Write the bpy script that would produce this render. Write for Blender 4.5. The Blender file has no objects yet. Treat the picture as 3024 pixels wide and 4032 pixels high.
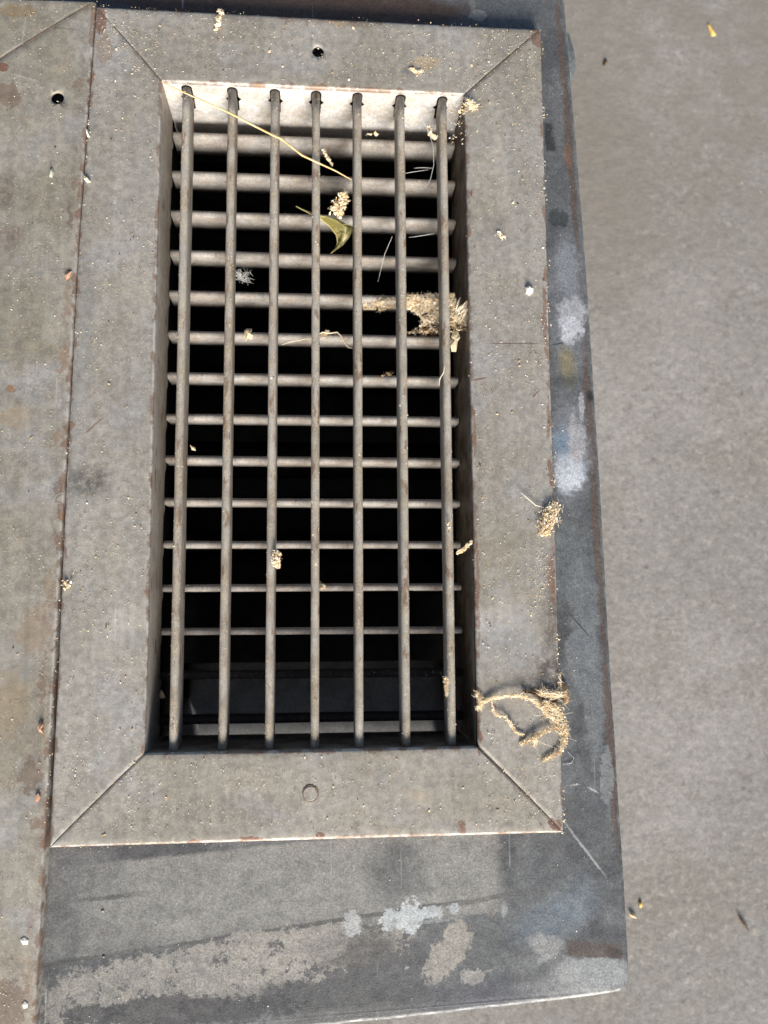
import bpy, bmesh, math, random
from mathutils import Vector, Matrix, Euler, noise
random.seed(7)
R = math.radians
S = bpy.context.scene
C = S.collection
U = 0.0254                                   # everything below is laid out in inches
# ------------------------------------------------------------------ camera
CAM_LOC = (0.043, -3.737, 15.552); CAM_ROT = (0.1084, -0.0799, -0.0057); FPX = 3287.4
cd = bpy.data.cameras.new('camera'); cam = bpy.data.objects.new('camera', cd); C.objects.link(cam)
cam.location = Vector(CAM_LOC)*U; cam.rotation_euler = CAM_ROT
cd.sensor_fit = 'VERTICAL'; cd.sensor_height = 36; cd.sensor_width = 27
cd.lens = FPX/4032*36; cd.clip_start = .01; cd.clip_end = 2000
cd.dof.use_dof = True; cd.dof.focus_distance = 15.3*U; cd.dof.aperture_fstop = 8.0
S.camera = cam
# ------------------------------------------------------------------ light
SUN_EL = 25; SUN_AZ = 6                      # low light from the bottom of the picture, a little from the right
W = bpy.data.worlds.new('World'); S.world = W; W.use_nodes = True
nt = W.node_tree; bg = nt.nodes['Background']
sky = nt.nodes.new('ShaderNodeTexSky'); sky.sky_type = 'NISHITA'; sky.sun_disc = False
sky.sun_elevation = R(SUN_EL); sky.sun_rotation = R(180-SUN_AZ)
sky.air_density = 1.0; sky.dust_density = 2.5
nt.links.new(sky.outputs[0], bg.inputs[0]); bg.inputs[1].default_value = 0.08
sd = bpy.data.lights.new('sun', 'SUN'); sun = bpy.data.objects.new('sun', sd); C.objects.link(sun)
sd.energy = 4.8; sd.angle = R(24); sd.color = (1.0, .94, .86)
dv = Vector((math.sin(R(SUN_AZ))*math.cos(R(SUN_EL)), -math.cos(R(SUN_AZ))*math.cos(R(SUN_EL)), math.sin(R(SUN_EL))))
sun.rotation_euler = dv.to_track_quat('Z', 'Y').to_euler(); sun.location = dv*3
vs = S.view_settings; S.display_settings.display_device = 'sRGB'
vs.view_transform = 'Standard'; vs.look = 'None'; vs.exposure = 0.70; vs.gamma = 1
# ------------------------------------------------------------------ helpers
RM = Euler(CAM_ROT, 'XYZ').to_matrix()
def at(px, py, z=0.0):                       # photo pixel -> point on the level z (inches)
    d = RM @ Vector(((px-1512)/FPX, -(py-2016)/FPX, -1))
    t = (z-CAM_LOC[2])/d.z
    return Vector(CAM_LOC)+d*t
def mesh(name, bm, mats, parent=None, smooth=True, kind=None):
    for v in bm.verts: v.co *= U
    me = bpy.data.meshes.new(name); bm.to_mesh(me); bm.free()
    if smooth:
        for p in me.polygons: p.use_smooth = True
    for m in (mats if isinstance(mats, (list, tuple)) else [mats]): me.materials.append(m)
    o = bpy.data.objects.new(name, me); C.objects.link(o)
    if parent: o.parent = parent
    if kind: o['kind'] = kind
    return o
def tag(o, label, cat, group=None):
    o['label'] = label; o['category'] = cat
    if group: o['group'] = group
    return o
def thing(name, label, cat, loc=(0, 0, 0), group=None):
    o = bpy.data.objects.new(name, None); C.objects.link(o); o.location = Vector(loc)*U
    o.empty_display_size = .02
    return tag(o, label, cat, group)
def keep(o, root):                           # parent without moving
    o.parent = root; o.matrix_parent_inverse = Matrix.Translation(root.location).inverted(); return o
def nz(x, y=0., z=0.): return noise.noise(Vector((x, y, z)))
# ------------------------------------------------------------------ materials
class M:
    def __init__(s, name, rough=.6, metal=0., spec=.4):
        s.m = bpy.data.materials.new(name); s.m.use_nodes = True; s.t = s.m.node_tree
        s.b = s.t.nodes['Principled BSDF']
        s.b.inputs['Roughness'].default_value = rough; s.b.inputs['Metallic'].default_value = metal
        s.b.inputs['Specular IOR Level'].default_value = spec
        g = s.t.nodes.new('ShaderNodeNewGeometry')
        q = s.n('ShaderNodeVectorMath', operation='SCALE'); s.l(g.outputs['Position'], q.inputs[0]); q.inputs['Scale'].default_value = 1/U
        s.P = q.outputs[0]; s.col = None
        s.wob = None
    def n(s, t, **k):
        x = s.t.nodes.new(t)
        for a, b in k.items(): setattr(x, a, b)
        return x
    def l(s, a, b): s.t.links.new(a, b)
    def noise(s, scale, detail=4, rough=.55, stretch=None, off=0., dist=0., rz=0.):
        mp = s.n('ShaderNodeMapping'); s.l(s.P, mp.inputs[0])
        mp.inputs['Location'].default_value = (off, off*.7, off*.3)
        mp.inputs['Rotation'].default_value = (0, 0, rz)
        if stretch: mp.inputs['Scale'].default_value = stretch
        x = s.n('ShaderNodeTexNoise'); s.l(mp.outputs[0], x.inputs['Vector'])
        x.inputs['Scale'].default_value = scale; x.inputs['Detail'].default_value = detail
        x.inputs['Roughness'].default_value = rough; x.inputs['Distortion'].default_value = dist
        return x.outputs['Fac']
    def ramp(s, f, a, b, lo=0., hi=1.):
        x = s.n('ShaderNodeMapRange', interpolation_type='SMOOTHSTEP'); s.l(f, x.inputs[0])
        x.inputs[1].default_value = a; x.inputs[2].default_value = b
        x.inputs[3].default_value = lo; x.inputs[4].default_value = hi
        return x.outputs[0]
    def math(s, op, a, b=0.):
        x = s.n('ShaderNodeMath', operation=op)
        for i, v in enumerate((a, b)):
            if isinstance(v, (int, float)): x.inputs[i].default_value = v
            else: s.l(v, x.inputs[i])
        return x.outputs[0]
    def mul(s, *a):
        r = a[0]
        for b in a[1:]: r = s.math('MULTIPLY', r, b)
        return r
    def base(s, c):
        x = s.n('ShaderNodeRGB'); x.outputs[0].default_value = (*c, 1); s.col = x.outputs[0]
    def mix(s, c, f, mode='MIX'):
        x = s.n('ShaderNodeMix', data_type='RGBA', blend_type=mode)
        if isinstance(f, (int, float)): x.inputs[0].default_value = f
        else: s.l(f, x.inputs[0])
        s.l(s.col, x.inputs[6])
        if isinstance(c, tuple): x.inputs[7].default_value = (*c, 1)
        else: s.l(c, x.inputs[7])
        s.col = x.outputs[2]
    def mod(s, f, a, b):                     # multiply the colour by a..b following f
        g = s.ramp(f, .3, .7, a, b)
        cc = s.n('ShaderNodeCombineColor')
        for i in range(3): s.l(g, cc.inputs[i])
        s.mix(cc.outputs[0], 1.0, 'MULTIPLY')
    def blob(s, c, r, ang=0., soft=.35, wob=.25, box=False, wscale=2.2):
        """mask of a mark with centre c, half sizes r (inches)"""
        wscale = 2.2 if wscale < 3 else 4.4 if wscale < 6 else 8.
        key = wscale
        if s.wob is None: s.wob = {}
        if key not in s.wob:
            x = s.n('ShaderNodeTexNoise'); s.l(s.P, x.inputs['Vector']); x.inputs['Scale'].default_value = wscale
            x.inputs['Detail'].default_value = 6; x.inputs['Roughness'].default_value = .65
            y = s.n('ShaderNodeVectorMath', operation='SUBTRACT'); s.l(x.outputs['Color'], y.inputs[0]); y.inputs[1].default_value = (.5, .5, .5)
            s.wob[key] = y.outputs[0]
        w = s.n('ShaderNodeVectorMath', operation='MULTIPLY_ADD'); s.l(s.wob[key], w.inputs[0])
        w.inputs[1].default_value = (wob*2, wob*2, 0); s.l(s.P, w.inputs[2])
        mp = s.n('ShaderNodeMapping', vector_type='TEXTURE'); s.l(w.outputs[0], mp.inputs[0])
        mp.inputs['Location'].default_value = (c[0], c[1], 0); mp.inputs['Rotation'].default_value = (0, 0, ang)
        mp.inputs['Scale'].default_value = (r[0], r[1], 1e4)
        if box:
            a = s.n('ShaderNodeVectorMath', operation='ABSOLUTE'); s.l(mp.outputs[0], a.inputs[0])
            sp = s.n('ShaderNodeSeparateXYZ'); s.l(a.outputs[0], sp.inputs[0])
            d = s.math('MAXIMUM', sp.outputs[0], sp.outputs[1])
        else:
            a = s.n('ShaderNodeVectorMath', operation='LENGTH'); s.l(mp.outputs[0], a.inputs[0]); d = a.outputs['Value']
        return s.ramp(d, 1+soft, 1-soft)
    def attr(s, name):
        x = s.n('ShaderNodeAttribute', attribute_name=name); return x.outputs['Fac']
    def bump(s, f, strength=.3, dist=.02):
        x = s.n('ShaderNodeBump'); x.inputs['Strength'].default_value = strength; x.inputs['Distance'].default_value = dist*U
        s.l(f, x.inputs['Height'])
        if s.b.inputs['Normal'].links: s.l(s.b.inputs['Normal'].links[0].from_socket, x.inputs['Normal'])
        s.l(x.outputs[0], s.b.inputs['Normal'])
    def rough(s, f, a, b): s.l(s.ramp(f, .3, .7, a, b), s.b.inputs['Roughness'])
    def done(s):
        s.l(s.col, s.b.inputs['Base Color']); return s.m

def worn(m, mask, k=.9, sc=4.5, off=0., lo=.42, hi=.56):   # break a soft mask up into a ragged, flaky edge
    sc = 3.5 if sc < 4.6 else 6.5
    key = (sc, off)
    if not hasattr(m, 'ero'): m.ero = {}
    if key not in m.ero: m.ero[key] = m.noise(sc, 8, .74, off=off+77)
    g = m.math('MULTIPLY_ADD', m.ero[key], k)
    g.node.inputs[2].default_value = -.5*k
    return m.ramp(m.math('ADD', mask, g), lo, hi)
def px_blob(m, px, py, rx, ry, z=0., ang=0., **k):   # a mark given where the photo shows it
    c = at(px, py, z); f = FPX/(CAM_LOC[2]-z)
    return m.blob(c, (rx/f, ry/f), ang, **k)

def flange_metal(name, off=0., edge=True, marks=(), rust=1., c=(.329, .310, .278), c2=(.276, .256, .219)):
    m = M(name, .55, .2, .35)
    m.base(c)
    m.mix(c2, m.ramp(m.noise(.55, 5, .6, off=off+3), .4, .62))
    m.mix((.33, .325, .315), m.ramp(m.noise(.8, 4, .5, off=off+9), .52, .7, 0, .7))
    m.mix((.16, .14, .115), m.ramp(m.noise(1.6, 6, .62, off=off+17), .6, .76, 0, .55))
    m.mod(m.noise(7, 5, .65, off=off), .80, 1.18)
    m.mod(m.noise(30, 4, .8, off=off), .85, 1.14)
    # tan dust film with a grain of its own
    dusty = m.mul(m.ramp(m.noise(.9, 6, .7, off=off+31), .5, .66), m.ramp(m.noise(22, 3, .7, off=off+5), .52, .64))
    m.mix((.42, .33, .21), m.mul(dusty, .75))
    for (args, kw, col, amt) in marks:
        k = px_blob(m, *args, **kw)
        thin = min(args[2], args[3]) < 6
        if col[0] > 2*col[2]: k = worn(m, k, 2.0 if not thin else .6, 6, off)
        elif not thin: k = m.mul(k, m.ramp(m.noise(6, 7, .75, off=off+90), .34, .62, .15, 1))
        m.mix(col, m.mul(k, amt*.85))
    m.mix((.64, .55, .40), m.mul(m.ramp(m.noise(27, 3, .75, off=off+95), .60, .66), m.ramp(m.noise(1.3, 5, .65, off=off+96), .40, .6, .2, 1), .7))
    m.mod(m.noise(6, 4, .6, stretch=(1, .06, 1), off=off+33), .93, 1.06)
    # fine pale scratches
    for k, (rz, st) in enumerate(((.5, (1, .03, 1)), (-.9, (1, .04, 1)))):
        sc = m.mul(m.ramp(m.noise(9, 2, .5, stretch=st, off=off+40+k*7, rz=rz), .70, .74), m.ramp(m.noise(.7, 3, off=off+50+k), .55, .65))
        m.mix((.48, .47, .45), m.mul(sc, .45))
    # rust freckles, then the rusty rims
    fr = m.ramp(m.noise(2.6, 8, .72, off=off+60), .685, .73)
    m.mix((.17, .075, .04), m.mul(fr, .8*rust))
    if edge:
        e = m.attr('edge')
        near = m.math('SUBTRACT', m.math('ADD', m.ramp(e, 0, .22, .32, 0), m.noise(3.2, 7, .7, off=off+70)), .0)
        m.mix((.52, .50, .47), m.mul(m.ramp(e, .012, .05, 1, 0), m.ramp(m.noise(5, 5, .6, off=off+21), .36, .5), .75))
        rr = m.ramp(near, .77, .86)
        m.mix((.16, .085, .055), m.mul(rr, .65*rust))
        m.mix((.30, .17, .08), m.mul(m.ramp(near, .86, .95), m.ramp(m.noise(18, 3, .6, off=off), .45, .6), .8))
    dk = m.ramp(m.noise(5.5, 3, .6, off=off+80), .76, .775)
    m.mix((.07, .055, .045), m.mul(dk, .7))
    m.bump(m.noise(26, 4, .7, off=off), .12, .01)
    m.bump(m.noise(1.1, 3, .5, off=off+4), .2, .06)
    m.rough(m.noise(4, 4, off=off+6), .45, .68)
    return m.done()

DARK = (.075, .06, .05)
st_reg = [
    ((335, 1890, 85, 58), dict(soft=.7, wob=.15), (.055, .046, .036), 1.0),
    ((2185, 2480, 45, 260), dict(soft=.7, wob=.25), (.07, .055, .045), .85),
    ((2160, 2660, 110, 75), dict(soft=.8, wob=.2), (.06, .048, .042), .85),
    ((2176, 2270, 18, 110), dict(soft=.95, wob=.2, wscale=9), (.2, .085, .045), .65),
    ((2000, 2240, 150, 170), dict(soft=.8, wob=.4), (.25, .21, .14), .6),
    ((1985, 2500, 120, 110), dict(soft=.8, wob=.3), (.37, .375, .38), .7),
    ((1900, 2440, 45, 30), dict(soft=.8, wob=.1), (.55, .55, .54), .5),
    ((1975, 690, 22, 190), dict(soft=.8, wob=.05, ang=.1), (.50, .45, .38), .55),  # highlight of the long dent, painted as a pale streak
    ((530, 2480, 130, 70), dict(soft=.8, wob=.15, ang=.3), (.44, .43, .40), .6),
    ((395, 80, 28, 60), dict(soft=.6, wob=.12, wscale=5), (.16, .065, .04), .85),
    ((410, 190, 40, 70), dict(soft=.8, wob=.2), (.22, .14, .08), .5),
    ((2188, 3252, 28, 20), dict(soft=.8, wob=.12, wscale=9, ang=-.6), (.13, .05, .03), .9),
    ((2120, 150, 30, 40), dict(soft=.5, wob=.12, wscale=5), (.17, .07, .04), .7),
    ((1290, 65, 200, 30), dict(soft=.8, wob=.3), (.2, .14, .09), .5),
    ((1680, 250, 60, 30), dict(soft=.7, wob=.2, wscale=5), (.45, .34, .2), .6),
    ((1610, 258, 28, 30), dict(soft=.7, wob=.08, wscale=5), (.11, .10, .09), .6),
    ((1330, 80, 40, 40), dict(soft=.6, wob=.3, wscale=6), (.42, .31, .19), .7),
    ((1090, 3150, 70, 22), dict(soft=.7, wob=.1), (.19, .17, .14), .6),
    ((1300, 3130, 40, 20), dict(soft=.7, wob=.1), (.2, .175, .14), .5),
    ((1540, 3090, 50, 60), dict(soft=.8, wob=.3), (.2, .175, .14), .6),
    ((1660, 3130, 55, 30), dict(soft=.7, wob=.3, wscale=5), (.43, .35, .24), .6),
    ((1822, 3262, 16, 20), dict(soft=.9, wob=.16, wscale=9), (.17, .07, .04), .8),
    ((1260, 3290, 18, 12), dict(soft=.4, wob=.05, wscale=6), (.12, .05, .035), .9),
    ((990, 3305, 40, 10), dict(soft=.5, wob=.08, wscale=6), (.16, .06, .035), .9),
    ((320, 1480, 34, 500), dict(soft=.7, wob=.1), (.20, .21, .22), .55),  # bluish contact shade beside the left register, painted in
    ((600, 1950, 10, 90), dict(soft=.5, wob=.08, wscale=6), (.15, .06, .035), .7),
    ((590, 2260, 10, 250), dict(soft=.5, wob=.08, wscale=6), (.14, .07, .04), .6),
    ((2146, 1250, 9, 140), dict(soft=.9, wob=.1, wscale=5), (.17, .08, .045), .7),
    ((2160, 1640, 9, 90), dict(soft=.9, wob=.1, wscale=5), (.17, .08, .045), .7),
    ((2170, 1860, 12, 60), dict(soft=.9, wob=.1, wscale=5), (.17, .075, .04), .8),
    ((1866, 1700, 8, 120), dict(soft=.9, wob=.1, wscale=5), (.19, .10, .05), .7),
    ((1880, 2330, 9, 200), dict(soft=.9, wob=.1, wscale=5), (.17, .08, .045), .7),
    ((1886, 2900, 10, 70), dict(soft=.9, wob=.1, wscale=5), (.17, .08, .045), .8),
    ((2020, 1352, 115, 2.5), dict(soft=.5, wob=.012, ang=.02, wscale=9), (.09, .045, .03), .8),
    ((1885, 1493, 34, 4), dict(soft=.5, wob=.02, ang=.2, wscale=9), (.12, .05, .03), .8),
    ((370, 1675, 50, 3), dict(soft=.6, wob=.03, ang=.75, wscale=9), (.14, .07, .05), .7),
    ((2110, 1550, 22, 3.5), dict(soft=.6, wob=.03, ang=.8, wscale=9), (.15, .06, .035), .8),
    ((1855, 760, 4, 14), dict(soft=.5, wob=.02, wscale=9), (.16, .05, .03), .9),
]
MAT_REG = flange_metal('register_flange_steel', 0., True, st_reg)
st_left = [
    ((60, 1640, 60, 40), dict(soft=.6, wob=.25, wscale=5), (.36, .27, .17), .5),
    ((45, 1535, 22, 14), dict(soft=.5, wob=.08), (.24, .13, .06), .8),
    ((20, 760, 40, 70), dict(soft=.8, wob=.2), (.11, .08, .06), .8),
    ((30, 930, 60, 60), dict(soft=.8, wob=.3), (.13, .09, .07), .7),
    ((30, 380, 50, 45), dict(soft=.6, wob=.2), (.15, .085, .06), .6),
    ((10, 265, 26, 20), dict(soft=.5, wob=.1, wscale=5), (.15, .05, .03), .9),
    ((70, 45, 80, 25), dict(soft=.7, wob=.15), (.24, .17, .09), .7),
    ((30, 2760, 80, 130), dict(soft=.7, wob=.35, wscale=4), (.31, .24, .15), .55),
    ((140, 2480, 60, 90), dict(soft=.7, wob=.3, wscale=4), (.25, .17, .10), .5),
    ((120, 3050, 40, 60), dict(soft=.7, wob=.2, wscale=4), (.15, .10, .065), .7),
    ((30, 3960, 60, 90), dict(soft=.7, wob=.3, wscale=4), (.15, .10, .07), .7),
    ((30, 2620, 90, 60), dict(soft=.8, wob=.2), (.34, .345, .35), .6),
    ((100, 310, 60, 3), dict(soft=.6, wob=.03, ang=-.25, wscale=6), (.48, .44, .38), .6),
    ((95, 130, 4, 50), dict(soft=.6, wob=.02, ang=-.1, wscale=6), (.42, .40, .37), .5),
    ((250, 115, 60, 4), dict(soft=.6, wob=.02, ang=-.08, wscale=6), (.12, .10, .07), .6),
]
for yy in range(60, 4000, 140):
    xx = 372-.0595*yy-34
    st_left.append(((xx+random.uniform(-8, 8), yy+random.uniform(-50, 50), random.uniform(8, 20), random.uniform(20, 80)), dict(soft=.9, wob=.22, wscale=7), random.choice([(.14, .06, .035), (.11, .06, .04), (.24, .13, .07)]), random.uniform(.2, .65)))
MAT_LEFT = flange_metal('side_register_steel', 23., True, st_left, 1.0, (.300, .280, .240), (.25, .228, .184))

def louver_metal(name, c1, c2, off, rust, dustc=(.46, .38, .26), metal=.2):
    m = M(name, .75, 0, .25)
    m.base(c1)
    m.mix(c2, m.ramp(m.noise(1.4, 5, .6, off=off), .42, .62))
    m.mod(m.noise(9, 5, .7, stretch=(1, .35, 1), off=off+2), .8, 1.15)
    m.mod(m.noise(40, 2, .7, off=off+4), .8, 1.18)
    m.mix(dustc, m.mul(m.ramp(m.noise(3, 5, .7, off=off+8), .42, .6), m.ramp(m.noise(26, 2, .7, off=off+9), .48, .6), .85))
    m.mix((.15, .075, .04), m.mul(m.ramp(m.noise(5, 6, .7, stretch=(1, .3, 1), off=off+12), .64-.05*rust, .70-.05*rust), .7))
    m.bump(m.noise(30, 4, .7, off=off), .3, .012)
    return m.done()
MAT_LOUV = louver_metal('louver_steel', (.36, .335, .295), (.29, .25, .20), 5., 1.6)
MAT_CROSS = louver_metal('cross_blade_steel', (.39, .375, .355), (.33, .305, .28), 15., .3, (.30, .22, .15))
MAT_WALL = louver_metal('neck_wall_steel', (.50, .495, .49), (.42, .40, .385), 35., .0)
m = M('neck_wall_shaded', .6, .15, .3); m.base((.23, .20, .165)); m.mix((.14, .10, .07), m.ramp(m.noise(2.4, 6, .65), .42, .6)); m.mix((.2, .19, .18), m.ramp(m.noise(3, 5, .6, off=9), .56, .7)); m.mod(m.noise(30, 3, .7), .8, 1.2)
m.mix((.15, .06, .03), m.ramp(m.noise(6, 5, .7, off=3), .64, .7)); MAT_WALLB = m.done()  # darker copy of the neck steel: shade painted in, rust on top
m = M('shade_black', .9, 0, .1); m.base((.012, .012, .013)); m.mod(m.noise(3, 3), .7, 1.3); MAT_BLACK = m.done()  # black colour stands in for the shade of the deep hollow
def plain0(name, c, c2):
    m = M(name, .6, .1, .4); m.base(c); m.mix(c2, m.ramp(m.noise(1.6, 5, .6), .4, .62)); m.mod(m.noise(20, 3, .7), .85, 1.15); return m.done()
m = M('damper_zinc', .5, .1, .5); m.base((.66, .68, .69)); m.mix((.5, .52, .53), m.ramp(m.noise(1.4, 5, .6), .45, .65)); m.mod(m.noise(20, 3, .7), .85, 1.15)
m.mix((.8, .8, .8), m.mul(m.ramp(m.noise(9, 3, .5, stretch=(.1, 1, 1), rz=.5), .68, .72), .5)); MAT_DAMP = m.done()

MAT_DAMPD = plain0('dull_zinc', (.34, .35, .36), (.24, .25, .26))
# dark base plate
ZP = -.30
def plate_steel(name, zone):
    m = M(name, .5, .3, .4)
    m.base((.125, .131, .134))
    m.mix((.085, .087, .091), m.ramp(m.noise(.6, 5, .6, off=3), .4, .62))
    m.mix((.165, .175, .178), m.ramp(m.noise(1.0, 6, .65, off=8), .5, .72, 0, .8))
    def pb(px, py, rx, ry, col, amt, er=0, es=4.5, lo=.42, hi=.56, **k):
        b = px_blob(m, px, py, rx, ry, ZP, **k)
        if er: b = worn(m, b, er, es, 0., lo, hi)
        m.mix(col, m.mul(b, amt))
    if zone == 'foot':
        # smooth paler sheet skin with a soft lower rim
        pb(1150, 3500, 790, 165, (.235, .233, .218), .95, box=True, soft=.05, wob=.06, ang=.075)
        pb(1560, 3430, 100, 120, (.10, .105, .108), .75, soft=.7, wob=.3)
        pb(300, 3450, 150, 100, (.165, .165, .162), .7, soft=.5, wob=.3)
        pb(1040, 3668, 900, 8, (.075, .073, .07), .8, box=True, soft=.5, wob=.07, ang=.11)
        pb(330, 3545, 200, 8, (.075, .073, .07), .6, box=True, soft=.5, wob=.08, ang=.08)
        # flaking coat below it
        pb(1000, 3830, 700, 140, (.098, .098, .10), .85, soft=.5, wob=.3, ang=.1)
        peel = m.mul(worn(m, px_blob(m, 930, 3795, 620, 92, ZP, soft=.7, wob=.22, ang=.13), 2.0, 3., 12., .42, .47), m.ramp(m.noise(3.0, 8, .78, off=66), .565, .54))
        m.mix((.275, .262, .235), m.mul(peel, .95))
        peel2 = m.mul(worn(m, px_blob(m, 560, 3915, 480, 110, ZP, soft=.8, wob=.4, ang=.1), 2.4, 5., 19., .46, .52), m.ramp(m.noise(3.6, 8, .78, off=26), .53, .505))
        m.mix((.235, .228, .208), m.mul(peel2, .9))
        pb(1400, 3740, 160, 70, (.10, .098, .096), .85, soft=.3, wob=.15)
        pb(1260, 3720, 110, 60, (.25, .24, .22), .6, soft=0.85, wob=.2, wscale=4, er=1.2, es=4)
        pb(1610, 3610, 54, 55, (.42, .45, .455), .9, soft=0.85, wob=.12, wscale=5, er=2.6, es=6)
        pb(1530, 3620, 28, 39, (.40, .425, .43), .9, soft=0.85, wob=.12, wscale=6, er=2.6, es=6)
        pb(1390, 3640, 31, 46, (.36, .37, .37), .8, soft=0.85, wob=.1, wscale=6, er=2.6, es=6)
        pb(1700, 3590, 39, 29, (.40, .43, .44), .8, soft=0.85, wob=.14, wscale=7, er=2.6, es=6)
        pb(1780, 3580, 28, 20, (.38, .40, .41), .8, soft=0.85, wob=.14, wscale=7, er=2.6, es=6)
        pb(1720, 3625, 110, 7, (.25, .26, .26), .7, soft=0.85, wob=.05, ang=.12, wscale=7, er=1.2, es=8)
        pb(1765, 3750, 58, 120, (.285, .27, .24), .9, soft=0.85, wob=.14, ang=-.65, wscale=4, er=1.7, es=5)
        pb(1800, 3680, 40, 60, (.28, .262, .235), .7, soft=0.85, wob=.12, ang=-.2, wscale=5, er=1.7, es=5)
        pb(1860, 3850, 44, 28, (.32, .31, .285), .85, soft=0.85, wob=.12, wscale=5, er=1.7, es=6)
        pb(1900, 3830, 60, 5, (.22, .22, .21), .8, soft=.4, wob=.02, ang=.3, wscale=5)
        pb(1930, 3590, 22, 16, (.22, .20, .18), .7, soft=.5, wob=.1, wscale=6)
        pb(1985, 3585, 12, 22, (.3, .31, .31), .8, soft=.5, wob=.08, wscale=7)
        pb(2170, 3620, 140, 60, (.155, .185, .215), .65, soft=.7, wob=.3, ang=.35)
        pb(2270, 3560, 70, 90, (.165, .195, .225), .6, soft=.8, wob=.25, ang=-.5)
        pb(2150, 3730, 60, 50, (.29, .295, .29), .7, soft=0.85, wob=.25, er=1.0, es=3, lo=.25, hi=.75)
        pb(2340, 3830, 150, 70, (.30, .315, .315), .85, soft=0.85, wob=.25, er=1.0, es=2.5, lo=.25, hi=.75)
        pb(2200, 3900, 160, 40, (.28, .285, .285), .6, soft=.7, wob=.2)
        pb(2340, 3740, 105, 27, (.10, .08, .072), .9, box=True, soft=.12, wob=.06, ang=-.1, wscale=4)
        pb(2420, 3755, 34, 20, (.05, .042, .04), .8, soft=.5, wob=.08, ang=-.1, wscale=5)
        pb(1900, 3930, 200, 60, (.075, .08, .095), .7, soft=.7, wob=.3)
        pb(1280, 3930, 300, 60, (.075, .078, .08), .7, soft=.7, wob=.3)
        pb(420, 3700, 250, 60, (.16, .16, .155), .6, er=1.4, es=5, soft=.9, wob=.3)
        pb(250, 3600, 110, 60, (.17, .17, .165), .5, er=1.4, es=4, soft=.9, wob=.3)
        pb(700, 3980, 420, 50, (.055, .056, .06), .8, er=1.4, es=5, soft=.9, wob=.3)
        pb(2300, 3340, 130, 4.5, (.36, .37, .37), .8, soft=.5, wob=.02, ang=-.92, wscale=3)
        pb(2390, 3060, 24, 110, (.24, .255, .26), .7, soft=0.85, wob=.15, wscale=5, er=1.5, es=5)
    else:
        # right-hand strip
        for (x0, y0, x1, y1) in ((2290, 1000, 2395, 2600), (2205, 0, 2290, 1000), (2395, 2600, 2440, 3300)):
            a = at(x0, y0, ZP); b = at(x1, y1, ZP); c = (a+b)/2-Vector((.07, 0, 0)); L = (b-a).length/2
            m.mix((.12, .088, .072), m.mul(worn(m, m.blob(c, (.075, L), math.atan2(b.x-a.x, a.y-b.y), .6, .09, wscale=4), 1.3, 6, 0., .3, .6), .8))
        pb(2232, 1200, 75, 300, (.20, .21, .225), .8, er=1.3, es=3, lo=.1, hi=.9, soft=.9, wob=.2)
        pb(2248, 1790, 75, 190, (.25, .265, .285), .85, er=1.2, es=3, lo=.1, hi=.9, soft=.8, wob=.2)
        pb(2250, 1240, 60, 80, (.42, .43, .45), .85, soft=0.85, wob=.25, wscale=3, er=1.5, es=3.5, lo=.25, hi=.75)
        pb(2235, 1060, 46, 110, (.25, .27, .29), .7, soft=0.85, wob=.25, wscale=3, er=1.6, es=4, lo=.25, hi=.75)
        pb(2225, 1330, 50, 70, (.16, .175, .19), .6, soft=.6, wob=.25, wscale=3)
        pb(2232, 1435, 34, 75, (.27, .23, .12), .7, soft=.6, wob=.12, ang=.15, wscale=3)
        pb(2225, 1500, 55, 26, (.06, .065, .065), .6, soft=.8, wob=.1)
        pb(2325, 1560, 20, 22, (.03, .032, .034), .85, soft=.6, wob=.06)
        pb(2240, 1860, 62, 80, (.50, .53, .57), .95, soft=0.85, wob=.2, wscale=4, er=1.1, es=4, lo=.25, hi=.75)
        pb(2215, 1740, 42, 50, (.19, .26, .34), .8, soft=.8, wob=.15)
        pb(2270, 1730, 34, 95, (.42, .41, .42), .8, soft=0.85, wob=.2, wscale=4, er=1.4, es=4, lo=.25, hi=.75)
        pb(2290, 1600, 12, 60, (.40, .38, .40), .8, soft=0.85, wob=.07, wscale=5, er=1.5, es=6)
        pb(2225, 1348, 60, 2.6, (.03, .028, .03), .9, soft=.5, wob=.012, ang=.22, wscale=7)
        pb(2165, 540, 20, 62, (.035, .037, .038), .8, box=True, soft=.12, wob=.03, ang=.04)
        pb(2195, 430, 30, 180, (.17, .17, .17), .6, soft=0.85, wob=.15, er=1.4, es=4, lo=.25, hi=.75)
        pb(2235, 620, 14, 70, (.17, .10, .07), .7, soft=0.85, wob=.12, wscale=5, er=1.3, es=5)
        pb(2200, 860, 40, 40, (.04, .048, .05), .7, soft=0.85, wob=.2, er=1.2, es=4)
        pb(2225, 2210, 80, 160, (.155, .17, .18), .6, soft=0.85, wob=.3, er=1.3, es=3, lo=.25, hi=.75)
        pb(2290, 2380, 60, 200, (.19, .205, .21), .6, soft=0.85, wob=.3, er=1.4, es=3, lo=.25, hi=.75)
        pb(2280, 2600, 60, 120, (.24, .26, .27), .5, soft=0.85, wob=.35, er=1.4, es=3, lo=.25, hi=.75)
        pb(2290, 2470, 62, 3, (.035, .038, .04), .85, soft=.5, wob=.012, ang=-.85, wscale=7)
        pb(2300, 3340, 130, 4.5, (.36, .37, .37), .8, soft=.5, wob=.02, ang=-.92, wscale=3)
        pb(2390, 3060, 24, 110, (.24, .255, .26), .7, soft=0.85, wob=.15, wscale=5, er=1.5, es=5)
        pb(2255, 3092, 26, 3.5, (.4, .4, .4), .8, soft=.5, wob=.01, ang=.05)
        pb(2335, 3110, 22, 4, (.42, .42, .42), .8, soft=.5, wob=.01, ang=-.5)
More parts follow.
